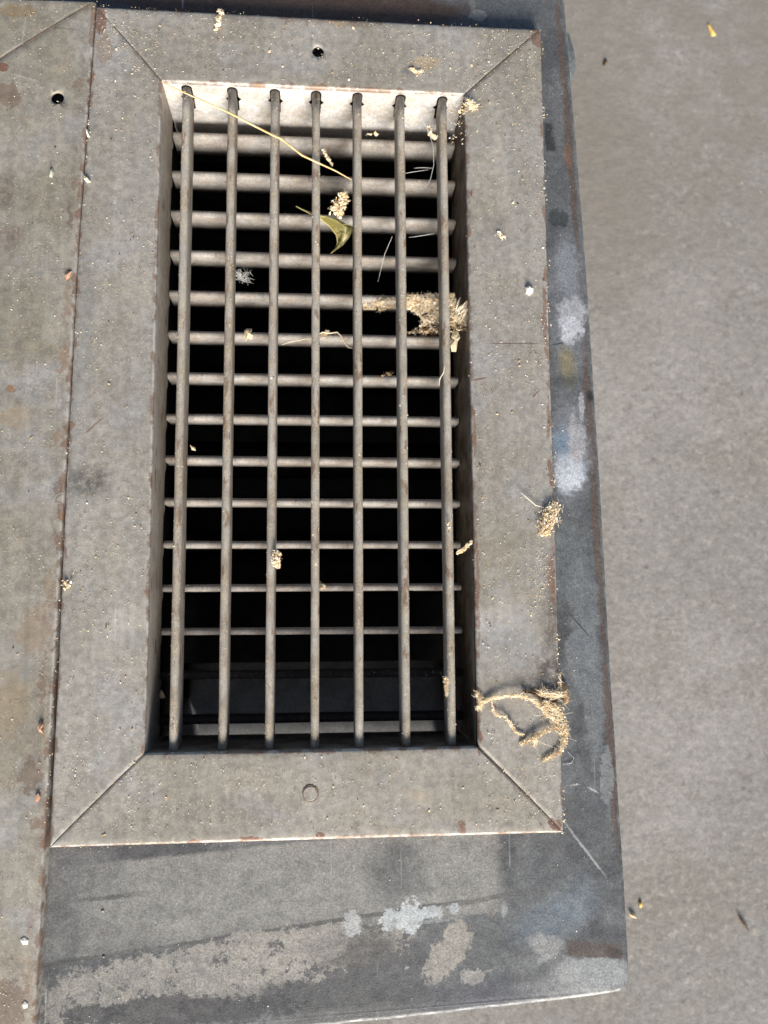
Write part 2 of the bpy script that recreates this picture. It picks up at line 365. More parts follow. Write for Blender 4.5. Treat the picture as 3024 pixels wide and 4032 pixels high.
        pb(2245, 1290, 45, 60, (.56, .57, .60), .9, er=1.5, es=6, soft=.9, wob=.25, wscale=3, lo=.25, hi=.75)
        pb(2260, 1880, 40, 50, (.60, .63, .67), .9, er=1.4, es=6, soft=.9, wob=.2, wscale=4, lo=.25, hi=.75)
        pb(2215, 3000, 60, 130, (.15, .16, .165), .7, er=1.4, es=5, soft=.9, wob=.3)
        pb(2340, 2750, 40, 260, (.20, .215, .22), .7, er=1.4, es=4, soft=.9, wob=.2, lo=.25, hi=.75)
        # top strip: the register's cast shadow painted in, with brown rust
        pb(1150, 20, 760, 95, (.085, .055, .04), .9, soft=.2, wob=.3)
        pb(1880, 60, 40, 24, (.24, .24, .23), .8, soft=0.85, wob=.1, wscale=5, er=1.4, es=5)
        pb(1860, 15, 14, 40, (.2, .2, .18), .7, soft=.4, wob=.1, wscale=5)
    m.mod(m.noise(8, 5, .7), .86, 1.13)
    m.mod(m.noise(34, 4, .82, off=3), .60, 1.40)
    for k, (rz, stt, th) in enumerate(((.0, (1, .02, 1), .72), (.8, (1, .03, 1), .73), (-.5, (1, .03, 1), .73), (1.3, (1, .03, 1), .735))):
        m.mix((.38, .39, .39), m.mul(m.ramp(m.noise(11, 2, .5, stretch=stt, off=30+k*7, rz=rz), th, th+.03), m.ramp(m.noise(.8, 3, off=60+k), .46, .58), .5))
    e = m.attr('edge')
    m.mix((.30, .32, .32), m.mul(m.ramp(e, .0, .09, 1, 0), m.ramp(m.noise(4, 5, .6, off=11), .46, .6), .7))
    m.bump(m.noise(30, 4, .75), .3, .012); m.bump(m.noise(.9, 3, .5, off=2), .3, .08)
    m.rough(m.noise(3, 5, .6, off=21), .38, .62)
    return m.done()
MAT_PLATE = plate_steel('base_plate_steel', 'foot'); MAT_PLATE2 = plate_steel('base_plate_side_steel', 'side')
# concrete
ZF_ = -4.2
m = M('concrete', .85, 0, .25)
m.base((.240, .232, .217))
m.mix((.292, .280, .268), m.ramp(m.noise(.22, 4, .55, off=2), .42, .62))
m.mix((.228, .213, .19), m.ramp(m.noise(.3, 5, .6, off=12), .48, .66, 0, .8))
m.mix((.235, .216, .2), m.ramp(m.noise(1.1, 6, .65, off=22), .52, .72, 0, .7))
m.mix((.335, .315, .288), m.ramp(m.noise(4.6, 6, .72, off=32), .52, .66, 0, .75))
m.mix((.17, .155, .14), m.ramp(m.noise(4.4, 6, .7, off=37), .55, .70, 0, .75))
m.mod(m.noise(6, 5, .7), .86, 1.13)
m.mod(m.noise(17, 5, .8), .84, 1.16)
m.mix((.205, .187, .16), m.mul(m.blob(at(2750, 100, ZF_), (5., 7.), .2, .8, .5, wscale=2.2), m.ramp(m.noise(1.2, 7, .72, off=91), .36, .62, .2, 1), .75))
m.mix((.21, .19, .165), m.mul(m.blob(at(2350, 500, ZF_), (1.2, 5.), .1, .7, .4, wscale=2.2), .5))
pit = m.ramp(m.noise(1.9, 4, .6, off=42), .70, .75)
m.mix((.12, .11, .10), m.mul(pit, .55))
m.bump(m.noise(3.6, 7, .72, off=3), .38, .05)
m.bump(m.noise(1.9, 4, .6, off=42), .2, .1)
m.mix((.5, .46, .41), m.mul(m.ramp(m.noise(4.2, 3, .6, off=52), .70, .75), .6))
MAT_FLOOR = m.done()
def plain(name, c, c2, sc=12, rough=.8, spec=.3, sss=0., bumpd=.01):
    m = M(name, rough, 0, spec); m.base(c); m.mix(c2, m.ramp(m.noise(sc, 5, .65), .38, .62)); m.bump(m.noise(sc*3, 3, .6), .4, bumpd)
    return m.done()
MAT_BROWNF = plain('brown_fibre', (.30, .19, .10), (.18, .11, .06), 6)
MAT_SEAM = plain('mitre_shade', (.055, .042, .035), (.11, .08, .06), 5, .9)  # dark colour for the shade in the mitre gaps
MAT_STRAW = plain('dry_straw', (.80, .60, .32), (.66, .45, .2), 3, .5)
MAT_NEST = plain('nest_fibre', (.86, .68, .41), (.70, .50, .27), 5, .85)
MAT_NESTP = plain('pale_nest_fibre', (.94, .86, .70), (.85, .73, .52), 7, .85)
MAT_CHIP = plain('pale_chip', (.84, .74, .54), (.70, .55, .33), 9, .7)
MAT_ORANGE = plain('copper_flake', (.58, .33, .21), (.42, .24, .16), 9, .6)
MAT_WHITE = plain('white_crumb', (.88, .85, .78), (.76, .71, .62), 9, .8)
MAT_DARKC = plain('dark_crumb', (.09, .06, .04), (.16, .10, .06), 9, .9)
MAT_YEL = plain('yellow_sliver', (.74, .52, .18), (.6, .38, .1), 5, .6)
MAT_TANG = plain('tan_grain', (.56, .43, .26), (.4, .28, .16), 9, .8)
MAT_SILK = plain('spider_silk', (.72, .72, .70), (.6, .6, .58), 20, .5)
m = M('leaf_green', .42, 0, .5); m.base((.16, .145, .045)); m.mix((.34, .30, .13), m.ramp(m.noise(3.4, 5, .7), .46, .6)); m.mix((.09, .09, .03), m.ramp(m.noise(5, 5, .6, off=4), .55, .7)); m.bump(m.noise(7, 3, .5), .4, .03); MAT_LEAF = m.done()
MAT_LEAFV = plain('leaf_vein', (.42, .38, .18), (.34, .30, .12), 6, .6)
# ------------------------------------------------------------------ floor
ZF = -4.2
bm = bmesh.new(); q = 1200
bmesh.ops.create_grid(bm, x_segments=6, y_segments=6, size=q)
for v in bm.verts: v.co.z = ZF
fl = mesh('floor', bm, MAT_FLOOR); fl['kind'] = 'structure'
# ------------------------------------------------------------------ flanges
def dents(x, y, lst):
    z = 0.
    for (cx, cy, rx, ry, d) in lst:
        t = ((x-cx)/rx)**2+((y-cy)/ry)**2
        if t < 4: z -= d*math.exp(-t*1.6)
    return z
def lerp_poly(pts, t):
    L = [(pts[i+1]-pts[i]).length for i in range(len(pts)-1)]; T = sum(L)*t
    for i, l in enumerate(L):
        if T <= l or i == len(L)-1: return pts[i]+(pts[i+1]-pts[i])*(T/l)
        T -= l
def flange(parent, outer, inner, mat, z0=0., gap=((.012, .012), (.012, .012)), hole=None, dl=(), nu=70, nv=14, lip=.26, plug=None, lab=None):
    """one mitred side of a frame: rolled outer lip, flat face, rolled inner edge. outer / inner run the same way."""
    bm = bmesh.new(); lay = bm.verts.layers.float.new('edge')
    prof = [(0, -lip), (0, -.075), (.006, -.045), (.02, -.02), (.042, -.006), (.07, 0)]
    tail = [(-.055, 0), (-.03, -.004), (-.012, -.018), (-.002, -.045), (0, -.09)]
    rows = []
    ep = .018/(outer[-1]-outer[0]).length
    ts = [0, ep]+[i/nu for i in range(1, nu)]+[1-ep, 1]; nu = len(ts)-1
    for i in range(nu+1):
        t = ts[i]
        o = lerp_poly(outer, t); n_ = lerp_poly(inner, t)
        w = (n_-o).length; dirn = (n_-o)/w
        along = (lerp_poly(outer, min(1, t+.01))-lerp_poly(outer, max(0, t-.01))).normalized()
        row = []
        pts = [(d, z) for d, z in prof]+[(.07+(w-.07-.055)*j/(nv+1), 0) for j in range(1, nv+1)]+[(w+d, z) for d, z in tail]
        for k, (d, z) in enumerate(pts):
            p = o+dirn*d
            f = d/w
            # mitre gap: push the first and last columns back along the side
            sh = 0
            if i == 0: sh = gap[0][0]*(1-f)+gap[0][1]*f
            if i == nu: sh = -(gap[1][0]*(1-f)+gap[1][1]*f)
            p = p+along*sh
            zz = z+z0
            if z > -.03:
                zz += .012*nz(p.x*.45, p.y*.45, z0*9+1.3)+.004*nz(p.x*1.9, p.y*1.9, 4)+dents(p.x, p.y, dl)
                if i in (0, nu): zz -= .005
            v = bm.verts.new((p.x, p.y, zz)); v[lay] = min(d, w-d) if 0 < d < w else 0
            row.append(v)
        rows.append(row)
    for a, b in zip(rows, rows[1:]):
        for k in range(len(a)-1): bm.faces.new((a[k], b[k], b[k+1], a[k+1]))
    # close the mitred ends with a short turned-down edge
    for row in (rows[0], rows[-1]):
        low = []
        for v in row:
            q = bm.verts.new((v.co.x, v.co.y, min(v.co.z, z0-.02)-.09)); q[lay] = 0; low.append(q)
        for k in range(len(row)-1): bm.faces.new((row[k], row[k+1], low[k+1], low[k]))
    if hole:
        (hx, hy, hr) = hole
        near = [f for f in bm.faces if ((f.calc_center_median().x-hx)**2+(f.calc_center_median().y-hy)**2)**.5 < hr+.10 and f.calc_center_median().z > z0-.06]
        bmesh.ops.delete(bm, geom=near, context='FACES')
        loop = [e for e in bm.edges if e.is_boundary and ((e.verts[0].co.x-hx)**2+(e.verts[0].co.y-hy)**2)**.5 < hr+.45 and e.verts[0].co.z > z0-.04]
        N = 28
        zh = z0+dents(hx, hy, dl)
        top = [bm.verts.new((hx+hr*math.cos(a*2*math.pi/N), hy+hr*math.sin(a*2*math.pi/N), zh+.004)) for a in range(N)]
        for v in top: v[lay] = .3
        es = [bm.edges.new((top[a], top[(a+1) % N])) for a in range(N)]
        bmesh.ops.triangle_fill(bm, edges=loop+es, use_beauty=True)
        cap = [f for f in bm.faces if all(v in set(top) for v in f.verts)]
        bmesh.ops.delete(bm, geom=cap, context='FACES_ONLY')
        mid = [bm.verts.new((v.co.x+(hx-v.co.x)*.08, v.co.y+(hy-v.co.y)*.08, zh-.012)) for v in top]
        low = [bm.verts.new((m_.co.x, m_.co.y, zh-.045)) for m_ in mid]
        for v in mid+low: v[lay] = .3
        for a in range(N):
            b = (a+1) % N
            bm.faces.new((top[a], top[b], mid[b], mid[a])); bm.faces.new((mid[a], mid[b], low[b], low[a]))
    bmesh.ops.recalc_face_normals(bm, faces=bm.faces[:])
    o = mesh('flange', bm, mat, parent)
    if lab: o['label'] = lab
    return o
V = Vector
def P0(px, py, z=0.): return at(px, py, z)
reg = thing('vent_register', 'grey steel vent register with all its louvers in view, lying on the dark box', 'vent register')
I_tl, I_tr, I_bl, I_br = V((-3.002, 6.389, 0)), V((2.974, 6.384, 0)), V((-3.006, -6.389, 0)), V((3.012, -6.384, 0))
O_tl, O_tr, O_bl, O_br = at(378, 22), at(2131, 114), at(192, 3340), at(2220, 3280)
sc1 = at(1252, 202); sc2 = at(1222, 3125)
flange(reg, [O_tl, O_tr], [I_tl, I_tr], MAT_REG, 0, ((.002, .006), (.002, .026)), hole=(sc1.x, sc1.y, .125), dl=[(*at(1612, 262)[:2], .2, .15, .035), (*at(1655, 318)[:2], .06, .06, .01)], nu=90)
flange(reg, [O_tl, at(306, 1000), at(254, 2000), at(226, 2660), O_bl], [I_tl, I_bl], MAT_REG, 0, ((.002, .006), (.005, .007)), dl=[(*at(540, 2480)[:2], .5, .3, .03), (*at(340, 1890)[:2], .35, .25, .02)], nu=110)
flange(reg, [O_tr, at(2163, 1300), at(2190, 2200), O_br], [I_tr, I_br], MAT_REG, 0, ((.002, .010), (.004, .018)), dl=[(*at(1950, 850)[:2], .2, .4, .03), (*at(1985, 640)[:2], .12, .9, .02), (*at(1985, 2480)[:2], .5, .5, .03)], nu=110)
flange(reg, [O_bl, O_br], [I_bl, I_br], MAT_REG, 0, ((.005, .007), (.0, .016)), dl=[(*at(1000, 3150)[:2], 1.2, .5, .02)], nu=90)
# knockout disc at the foot of the frame: a ring groove with its disc
bm = bmesh.new(); N = 40
for (r0, r1, za, zb) in ((.001, .118, .008, .011), (.118, .132, .011, .003)):
    A = [bm.verts.new((sc2.x+r0*math.cos(2*math.pi*a/N), sc2.y+r0*math.sin(2*math.pi*a/N), za)) for a in range(N)]
    B = [bm.verts.new((sc2.x+r1*math.cos(2*math.pi*a/N), sc2.y+r1*math.sin(2*math.pi*a/N), zb)) for a in range(N)]
    for a in range(N): bm.faces.new((A[a], B[a], B[(a+1) % N], A[(a+1) % N]))
for v in bm.verts: v.co.z += .012*nz(v.co.x*.45, v.co.y*.45, 1.3)
lay = bm.verts.layers.float.new('edge')
for v in bm.verts: v[lay] = .5
mesh('knockout_disc', bm, MAT_REG, reg)
bm = bmesh.new()
A = [bm.verts.new((sc2.x+.128*math.cos(2*math.pi*a/N), sc2.y+.128*math.sin(2*math.pi*a/N), .0075)) for a in range(N)]
B = [bm.verts.new((sc2.x+(.145+.007*math.sin(a*.16+.5))*math.cos(2*math.pi*a/N), sc2.y+(.145+.007*math.sin(a*.16+.5))*math.sin(2*math.pi*a/N), .0085)) for a in range(N)]
for a in range(N): bm.faces.new((A[a], B[a], B[(a+1) % N], A[(a+1) % N]))
mesh('knockout_ring', bm, MAT_DARKC, reg)
# neck walls
LX = [(-2.552, -2.542, -2.539), (-1.668, -1.645, -1.669), (-.825, -.801, -.827), (-.004, .019, .012), (.829, .835, .83), (1.704, 1.693, 1.708), (2.547, 2.556, 2.555)]
LX = [((a+b*0.5)/1.5, (c+b*.5)/1.5) for a, b, c in LX]
LX = [(-2.55, -2.54), (-1.66, -1.66), (-.818, -.82), (.0, .014), (.83, .831), (1.70, 1.705), (2.55, 2.556)]
def wall_with_slots(name, y, xs, mat):
    bm = bmesh.new(); edges = []
    def loop(pts):
        vs_ = [bm.verts.new((x, y, z)) for x, z in pts]
        edges.extend(bm.edges.new((vs_[i], vs_[(i+1) % len(vs_)])) for i in range(len(vs_)))
    loop([(-3.0, -.085), (-1, -.085), (1, -.085), (2.98, -.085), (2.98, -2.), (1, -2.), (-1, -2.), (-3.0, -2.)])
    for x in xs:
        pts = []
        for k in range(9):
            a = math.pi*k/8; pts.append((x+.105*math.cos(a), -.205+.105*math.sin(a)))
        pts += [(x-.10, -.42), (x-.155, -.50), (x-.10, -.56), (x-.085, -.88), (x+.085, -.88), (x+.10, -.56), (x+.155, -.50), (x+.10, -.42)]
        loop(pts)
    bmesh.ops.triangle_fill(bm, edges=edges, use_beauty=True)
    # drop the faces that filled the slots
    kill = []
    for f in bm.faces:
        c = f.calc_center_median()
        for x in xs:
            if abs(c.x-x) < .1 and -.84 < c.z < -.12 and all(abs(v.co.x-x) < .17 and v.co.z < -.09 and v.co.z > -.93 for v in f.verts): kill.append(f); break
    bmesh.ops.delete(bm, geom=kill, context='FACES_ONLY')
    return mesh(name, bm, mat, reg, smooth=False)
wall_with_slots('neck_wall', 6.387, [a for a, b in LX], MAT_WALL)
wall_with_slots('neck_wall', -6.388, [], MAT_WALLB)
HZ = -1.16; HP = .856; HY = [6.387-.40-HP*k for k in range(15)]
def side_wall(x, mat, wavy):
    bm = bmesh.new(); N = 240; rows = []
    for i in range(N+1):
        y = -6.386+12.77*i/N
        zb = -2.0
        if wavy:
            ph = (6.387-.40-y)/HP
            zb = -1.30-.13*max(0, math.cos(2*math.pi*(ph-.12)))**2+.02*nz(y*4)
        bow = .012*nz(y*.6, x)
        rows.append([bm.verts.new((x+(bow*(j > 0)), y, -.085+(zb+.085)*j/6)) for j in range(7)])
    for a, b in zip(rows, rows[1:]):
        for j in range(6): bm.faces.new((a[j], a[j+1], b[j+1], b[j]))
    return mesh('neck_wall', bm, mat, reg)
side_wall(-3.004, louver_metal('left_wall_lit_steel', (.48, .45, .41), (.40, .36, .31), 55., 1.2), True)  # left wall: side light put in as a paler steel
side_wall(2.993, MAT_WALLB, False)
# black backing of the neck behind the left wall's cut lower edge
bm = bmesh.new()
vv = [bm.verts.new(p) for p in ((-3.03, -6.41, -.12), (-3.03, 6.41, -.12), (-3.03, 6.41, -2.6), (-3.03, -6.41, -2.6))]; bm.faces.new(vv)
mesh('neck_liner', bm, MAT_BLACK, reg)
# louvers: rounded nose, tapering tail
def teardrop(t, chord, n=7):
    r = t/2; pts = [(r*math.cos(math.pi*k/n), -r+r*math.sin(math.pi*k/n)) for k in range(n+1)]
    pts += [(-r*1.0, -chord*.40), (-r*.98, -chord*.72), (-r*.5, -chord), (r*.5, -chord), (r*.98, -chord*.72), (r*1.0, -chord*.40)]
    return pts
def blade(name, t, chord, L, axis, mat, seed, parent, jit=.004, seg=26):
    bm = bmesh.new(); prof = teardrop(t, chord); rows = []
    for i in range(seg+1):
        s_ = -L/2+L*i/seg
        dx = jit*nz(s_*.6, seed*3.1); dz = jit*.6*nz(s_*.5, seed*5.7, 2); k = 1+.05*nz(s_*.9, seed*2.3, 5)
        rows.append([bm.verts.new(((a*k+dx, s_, b+dz) if axis == 'y' else (s_, a*k+dx, b+dz))) for a, b in prof])
    for a, b in zip(rows, rows[1:]):
        for j in range(len(prof)): bm.faces.new((a[j], a[(j+1) % len(prof)], b[(j+1) % len(prof)], b[j]))
    bm.faces.new(rows[0]); bm.faces.new(rows[-1])
    bmesh.ops.recalc_face_normals(bm, faces=bm.faces[:])
    return mesh(name, bm, mat, parent)
for k, (xa, xb) in enumerate(LX):
    o = blade('louver', .158, .74, 12.80, 'y', MAT_LOUV, k, reg)
    o.location = V(((xa+xb)/2, 0, -.125))*U
    o.rotation_euler = (0, R((-.8, .5, -.4, .2, .6, 1.2, -1.0)[k]), math.atan2(xb-xa, 12.8))
MAT_RUST_SHADE = louver_metal('rusty_shaded_steel', (.05, .04, .035), (.035, .03, .03), 45., .6, (.09, .06, .04))  # dark copy of the blade steel: rust plus painted shade
darkblade = blade('cross_blade', .14, .72, 5.92, 'x', MAT_RUST_SHADE, 31, reg, .006); darkblade['label'] = 'lowest cross blade, dark with rust and painted shade'
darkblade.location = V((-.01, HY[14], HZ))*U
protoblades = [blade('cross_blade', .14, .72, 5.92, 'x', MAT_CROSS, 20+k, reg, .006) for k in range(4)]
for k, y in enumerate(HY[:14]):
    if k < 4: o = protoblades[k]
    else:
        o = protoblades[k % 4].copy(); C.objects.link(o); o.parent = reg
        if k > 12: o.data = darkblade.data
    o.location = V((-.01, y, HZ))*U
    o.rotation_euler = (R(random.uniform(-2, 2)), 0, R(-.05+random.uniform(-.12, .12)))
# damper blades deep in the neck
def damper(y0, y1, z0, z1, mat):
    bm = bmesh.new(); rows = []
    for i in range(13):
        x = -2.9+5.9*i/12
        row = []
        for j in range(5):
            f = j/4; row.append(bm.verts.new((x, y0+(y1-y0)*f, z0+(z1-z0)*f+.02*math.sin(f*math.pi))))
        rows.append(row)
    for a, b in zip(rows, rows[1:]):
        for j in range(4): bm.faces.new((a[j], a[j+1], b[j+1], b[j]))
    bmesh.ops.solidify(bm, geom=bm.faces[:], thickness=.03)
    return mesh('damper_blade', bm, mat, reg)
damper(-5.0, -10.9, -2.78, -2.72, MAT_DAMP)
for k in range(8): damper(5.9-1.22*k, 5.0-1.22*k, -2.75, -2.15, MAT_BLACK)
# ------------------------------------------------------------------ left register (only its right side is in view)
lreg = thing('vent_register', 'grey steel vent register cut off at the left, rust scabs down its rim', 'vent register')
ZL = .03
lo = [at(374, 2, ZL), at(303, 1000, ZL), at(247, 2000, ZL), at(190, 3000, ZL), at(136, 4032, ZL), at(118, 4330, ZL)]
li = [at(-6, 236, ZL), at(-420, 4100, ZL)]
hl = at(226, 385, ZL)
flange(lreg, lo, li, MAT_LEFT, ZL, ((.0, .008), (.0, .0)), hole=(hl.x, hl.y, .13), nu=120, lip=.33, nv=16)
ltl = at(-1500, 40, ZL)
flange(lreg, [at(-1500, -60, ZL), at(374, 2, ZL)], [at(-1400, 200, ZL), at(-6, 236, ZL)], MAT_LEFT, ZL, ((0, 0), (.0, .008)), nu=60, lip=.33)
# ------------------------------------------------------------------ dark plate (top of a box that stands on the floor)
plate = thing('sheet_metal_box', 'dark blue-grey scuffed sheet metal box under the vent registers, standing on the concrete', 'metal box')
c_tr, c_br, c_bl = at(2225, 0, ZP), at(2487, 3905, ZP), at(1370, 4040, ZP)
edge_r = [at(2222, -60, ZP), at(2225, 0, ZP), at(2268, 500, ZP), at(2308, 1000, ZP), at(2345, 1560, ZP), at(2372, 2000, ZP), at(2430, 3000, ZP), at(2462, 3480, ZP), at(2484, 3890, ZP)]
edge_b = [at(2450, 3912, ZP), at(2100, 3957, ZP), at(1700, 4003, ZP), at(1370, 4038, ZP), at(400, 4140, ZP), at(-700, 4250, ZP)]
# outline counter-clockwise seen from above: walk from far top-left round
top_y = 9.6
e_top = edge_r[0]+(edge_r[0]-edge_r[1]).normalized()*(1.2)
bm = bmesh.new(); lay = bm.verts.layers.float.new('edge')
def offset_path(pts, d):
    out = []
    for i, p in enumerate(pts):
        a = pts[max(0, i-1)]; b = pts[min(len(pts)-1, i+1)]; t = (b-a).normalized()
        out.append(p+V((-t.y, t.x, 0))*-d)
    return out
path = [e_top]+edge_r+[at(2483, 3908, ZP)]+edge_b
# smooth resample of the outer contour
den = []
for a, b in zip(path, path[1:]):
    n = max(1, int((b-a).length/.25))
    den += [a+(b-a)*i/n for i in range(n)]
den.append(path[-1])
for _ in range(2):                            # round the corner a little
    den = [den[0]]+[(den[i-1]+den[i]*2+den[i+1])/4 for i in range(1, len(den)-1)]+[den[-1]]
lv = [(.0, -3.9), (.0, -.10), (-.01, -.055), (-.03, -.022), (-.06, -.004), (-.10, 0)]
rows = []
for d, dz in lv:
    pp = offset_path(den, -d) if d else den
    row = []
    for i, p in enumerate(pp):
        w = .012*nz(p.x*.8, p.y*.8, 7)*(dz > -1)
        if dz < -1 and p.y < -10.95 and p.x < 5.5: dz = -.25          # unseen box front left open under its lip to let sun in
        v = bm.verts.new((p.x+w, p.y+w, ZP+dz+.004*nz(p.x, p.y, 3))); v[lay] = -d; row.append(v)
    rows.append(row)
for a, b in zip(rows, rows[1:]):
    for j in range(len(a)-1): bm.faces.new((a[j], a[j+1], b[j+1], b[j]))
# top sheet with the opening for the neck
last = rows[-1]
tl = bm.verts.new((-14, last[0].co.y, ZP)); bl = bm.verts.new((-14, last[-1].co.y, ZP))
for v in (tl, bl): v[lay] = 3
hv = [bm.verts.new(p) for p in ((-3.06, 6.44, ZP), (3.05, 6.44, ZP), (3.06, -6.44, ZP), (-3.06, -6.44, ZP))]
for v in hv: v[lay] = 3
kc = min(range(len(last)), key=lambda i: abs(last[i].co.y+8.45)+(last[i].co.x < 4)*99)
for ring in (last[:kc+1]+[hv[2], hv[1], hv[0], tl], last[kc:]+[bl, tl, hv[0], hv[3], hv[2]]):
    es = []
    for i in range(len(ring)):
        e_ = bm.edges.get((ring[i], ring[(i+1) % len(ring)])) or bm.edges.new((ring[i], ring[(i+1) % len(ring)])); es.append(e_)
    bmesh.ops.triangle_fill(bm, edges=es, use_beauty=False)
cx_, cy_ = last[kc].co.x, last[kc].co.y
for f in bm.faces:
    c = f.calc_center_median()
    line = -6.44+(c.x-3.06)/(cx_-3.06)*(cy_+6.44)
    f.material_index = 1 if (c.y > line and c.x > 3.0) or c.y > 6.44 else 0
bmesh.ops.recalc_face_normals(bm, faces=bm.faces[:])
mesh('top_sheet', bm, [MAT_PLATE, MAT_PLATE2], plate)
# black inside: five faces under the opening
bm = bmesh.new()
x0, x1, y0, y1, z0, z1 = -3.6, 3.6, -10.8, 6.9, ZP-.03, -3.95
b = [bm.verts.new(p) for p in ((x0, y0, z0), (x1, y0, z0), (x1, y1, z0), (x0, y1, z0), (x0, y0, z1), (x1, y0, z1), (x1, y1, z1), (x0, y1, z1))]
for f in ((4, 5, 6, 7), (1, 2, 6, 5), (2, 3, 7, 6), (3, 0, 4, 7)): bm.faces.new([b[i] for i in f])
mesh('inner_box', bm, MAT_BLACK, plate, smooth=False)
def fibre(bm, pts, r, mi=0, n=4):
    """thin crooked tube along points"""
    prev = None
    for i, p in enumerate(pts):
        t = (pts[min(i+1, len(pts)-1)]-pts[max(i-1, 0)]).normalized()
        a = t.cross(V((0, 0, 1))); a = a.normalized() if a.length > 1e-4 else V((1, 0, 0)); b_ = t.cross(a)
        rr = r*(1-.6*abs(2*i/(len(pts)-1)-1)**3)
        row = [bm.verts.new(p+(a*math.cos(2*math.pi*k/n)+b_*math.sin(2*math.pi*k/n))*rr) for k in range(n)]
        if prev:
            for k in range(n):
                f = bm.faces.new((prev[k], prev[(k+1) % n], row[(k+1) % n], row[k])); f.material_index = mi
        prev = row
# small dimples / rivets of the plate
def dome(name, c, r, h, mat, parent, n=14):
    bm = bmesh.new(); prev = None
    for i in range(5):
        a = i/4*math.pi/2; rr = r*math.cos(a); zz = h*math.sin(a)
        if i == 4:
            t = bm.verts.new((c.x, c.y, c.z+h))
            for k in range(n): bm.faces.new((prev[k], prev[(k+1) % n], t))
        else:
            row = [bm.verts.new((c.x+rr*math.cos(2*math.pi*k/n), c.y+rr*math.sin(2*math.pi*k/n), c.z+zz)) for k in range(n)]
            if prev:
                for k in range(n): bm.faces.new((prev[k], prev[(k+1) % n], row[(k+1) % n], row[k]))
            prev = row
    lay = bm.verts.layers.float.new('edge')
    for v in bm.verts: v[lay] = .5
    return mesh(name, bm, mat, parent)
for (x, y, r) in ((404, 3586, .03), (408, 3712, .045), (408, 3765, .03), (410, 3800, .055), (1331, 3833, .05), (842, 3998, .055)):
    dome('dimple', at(x, y, ZP), r, -.025 if r > .04 else .02, MAT_PLATE, plate)
# bent tab on the far right edge
bm = None
for (a_, b_, r_, par) in ((O_tl.lerp(I_tl, .25), I_tl, .009, reg), (O_tr, I_tr, .014, reg), (O_bl, I_bl, .010, reg), (O_br, I_br, .013, reg), (lo[0], li[0], .012, lreg)):
    bm = bmesh.new(); z_ = (ZL if par is lreg else 0)+.002
    pts_ = [a_.lerp(b_, t/24)+V((.004*nz(t*.9, a_.x), .004*nz(t*.7, a_.y), 0)) for t in range(1, 25)]
    for p in pts_: p.z = z_+.012*nz(p.x*.45, p.y*.45, (0 if par is reg else ZL*9)+1.3)+.004*nz(p.x*1.9, p.y*1.9, 4)-.003
    fibre(bm, pts_, r_, 0, 6); mesh('seam_shade', bm, MAT_SEAM, par)  # dark strip added along each mitre for the gap's shade
bm = bmesh.new()
tb = [(2240, 130), (2262, 205), (2266, 262), (2252, 330), (2246, 330)]
A = [bm.verts.new((*at(x, y, ZP-.12)[:2], ZP-.12)) for x, y in tb]
B = [bm.verts.new((*at(x-26, y, ZP-.05)[:2], ZP-.05)) for x, y in tb]
for i in range(len(tb)-1): bm.faces.new((A[i], A[i+1], B[i+1], B[i]))
bmesh.ops.solidify(bm, geom=bm.faces[:], thickness=.03)
mm = M('pale_tab', .5, .3); mm.base((.33, .36, .36)); mm.mod(mm.noise(8, 4), .8, 1.15)
mesh('bent_tab', bm, mm.done(), plate)
# ------------------------------------------------------------------ litter
def flake(bm, c, s, mi=0, flat=.35, rnd=random, tilt=.7):
    """little irregular chip"""
    q = Euler((rnd.uniform(-tilt, tilt), rnd.uniform(-tilt, tilt), rnd.uniform(0, 6.28))).to_matrix()
    a, b, h = s*rnd.uniform(.6, 1.3), s*rnd.uniform(.35, .8), s*flat*rnd.uniform(.5, 1.2)
    pts = [V((a, rnd.uniform(-.3, .3)*b, 0)), V((.2*a, b, rnd.uniform(-.3, .3)*h)), V((-a, rnd.uniform(-.3, .3)*b, 0)), V((-.1*a, -b, rnd.uniform(-.3, .3)*h)), V((0, 0, h)), V((0, 0, -h))]
    v = [bm.verts.new(c+q@p) for p in pts]
    for i in range(4):
        for top in (4, 5):
            f = bm.faces.new((v[i], v[(i+1) % 4], v[top]) if top == 4 else (v[(i+1) % 4], v[i], v[top])); f.material_index = mi
def rv(s): return V((random.gauss(0, s), random.gauss(0, s), random.gauss(0, s*.5)))
def clump_into(bm, path, n, rad, fl=.03, fb=.18, h=.05, mats=2, fr=.006, mi0=None):
    """fibres and crumbs tangled along a path of 3-D points; rad: half width at each point"""
    for _ in range(n):
        t = random.random()*(len(path)-1); i = min(int(t), len(path)-2); f = t-i
        c = path[i].lerp(path[i+1], f); w = rad[i]*(1-f)+rad[i+1]*f
        d = (path[i+1]-path[i]).normalized()
        c = c+V((random.gauss(0, w*.5), random.gauss(0, w*.5), random.uniform(-h, h)))
        mi = random.randrange(mats) if mi0 is None else mi0
        if random.random() < .45: flake(bm, c, fl*random.uniform(.4, 1.2), mi)
        else:
            ang = math.atan2(d.y, d.x)+random.gauss(0, .7)
            L = fb*random.uniform(.3, 1.); q = V((math.cos(ang), math.sin(ang), random.gauss(0, .15)))
            fibre(bm, [c-q*L/2, c+rv(L*.12), c+q*L/2+rv(L*.08)], fr*random.uniform(.5, 1.2), mi, 3)
def clump(name, path, n, rad, label, cat, mats=None, group=None, **k):
    bm = bmesh.new(); clump_into(bm, path, n, rad, **k)
    o = mesh(name, bm, mats or [MAT_NEST, MAT_NESTP], None, smooth=False)
    return tag(o, label, cat, group)
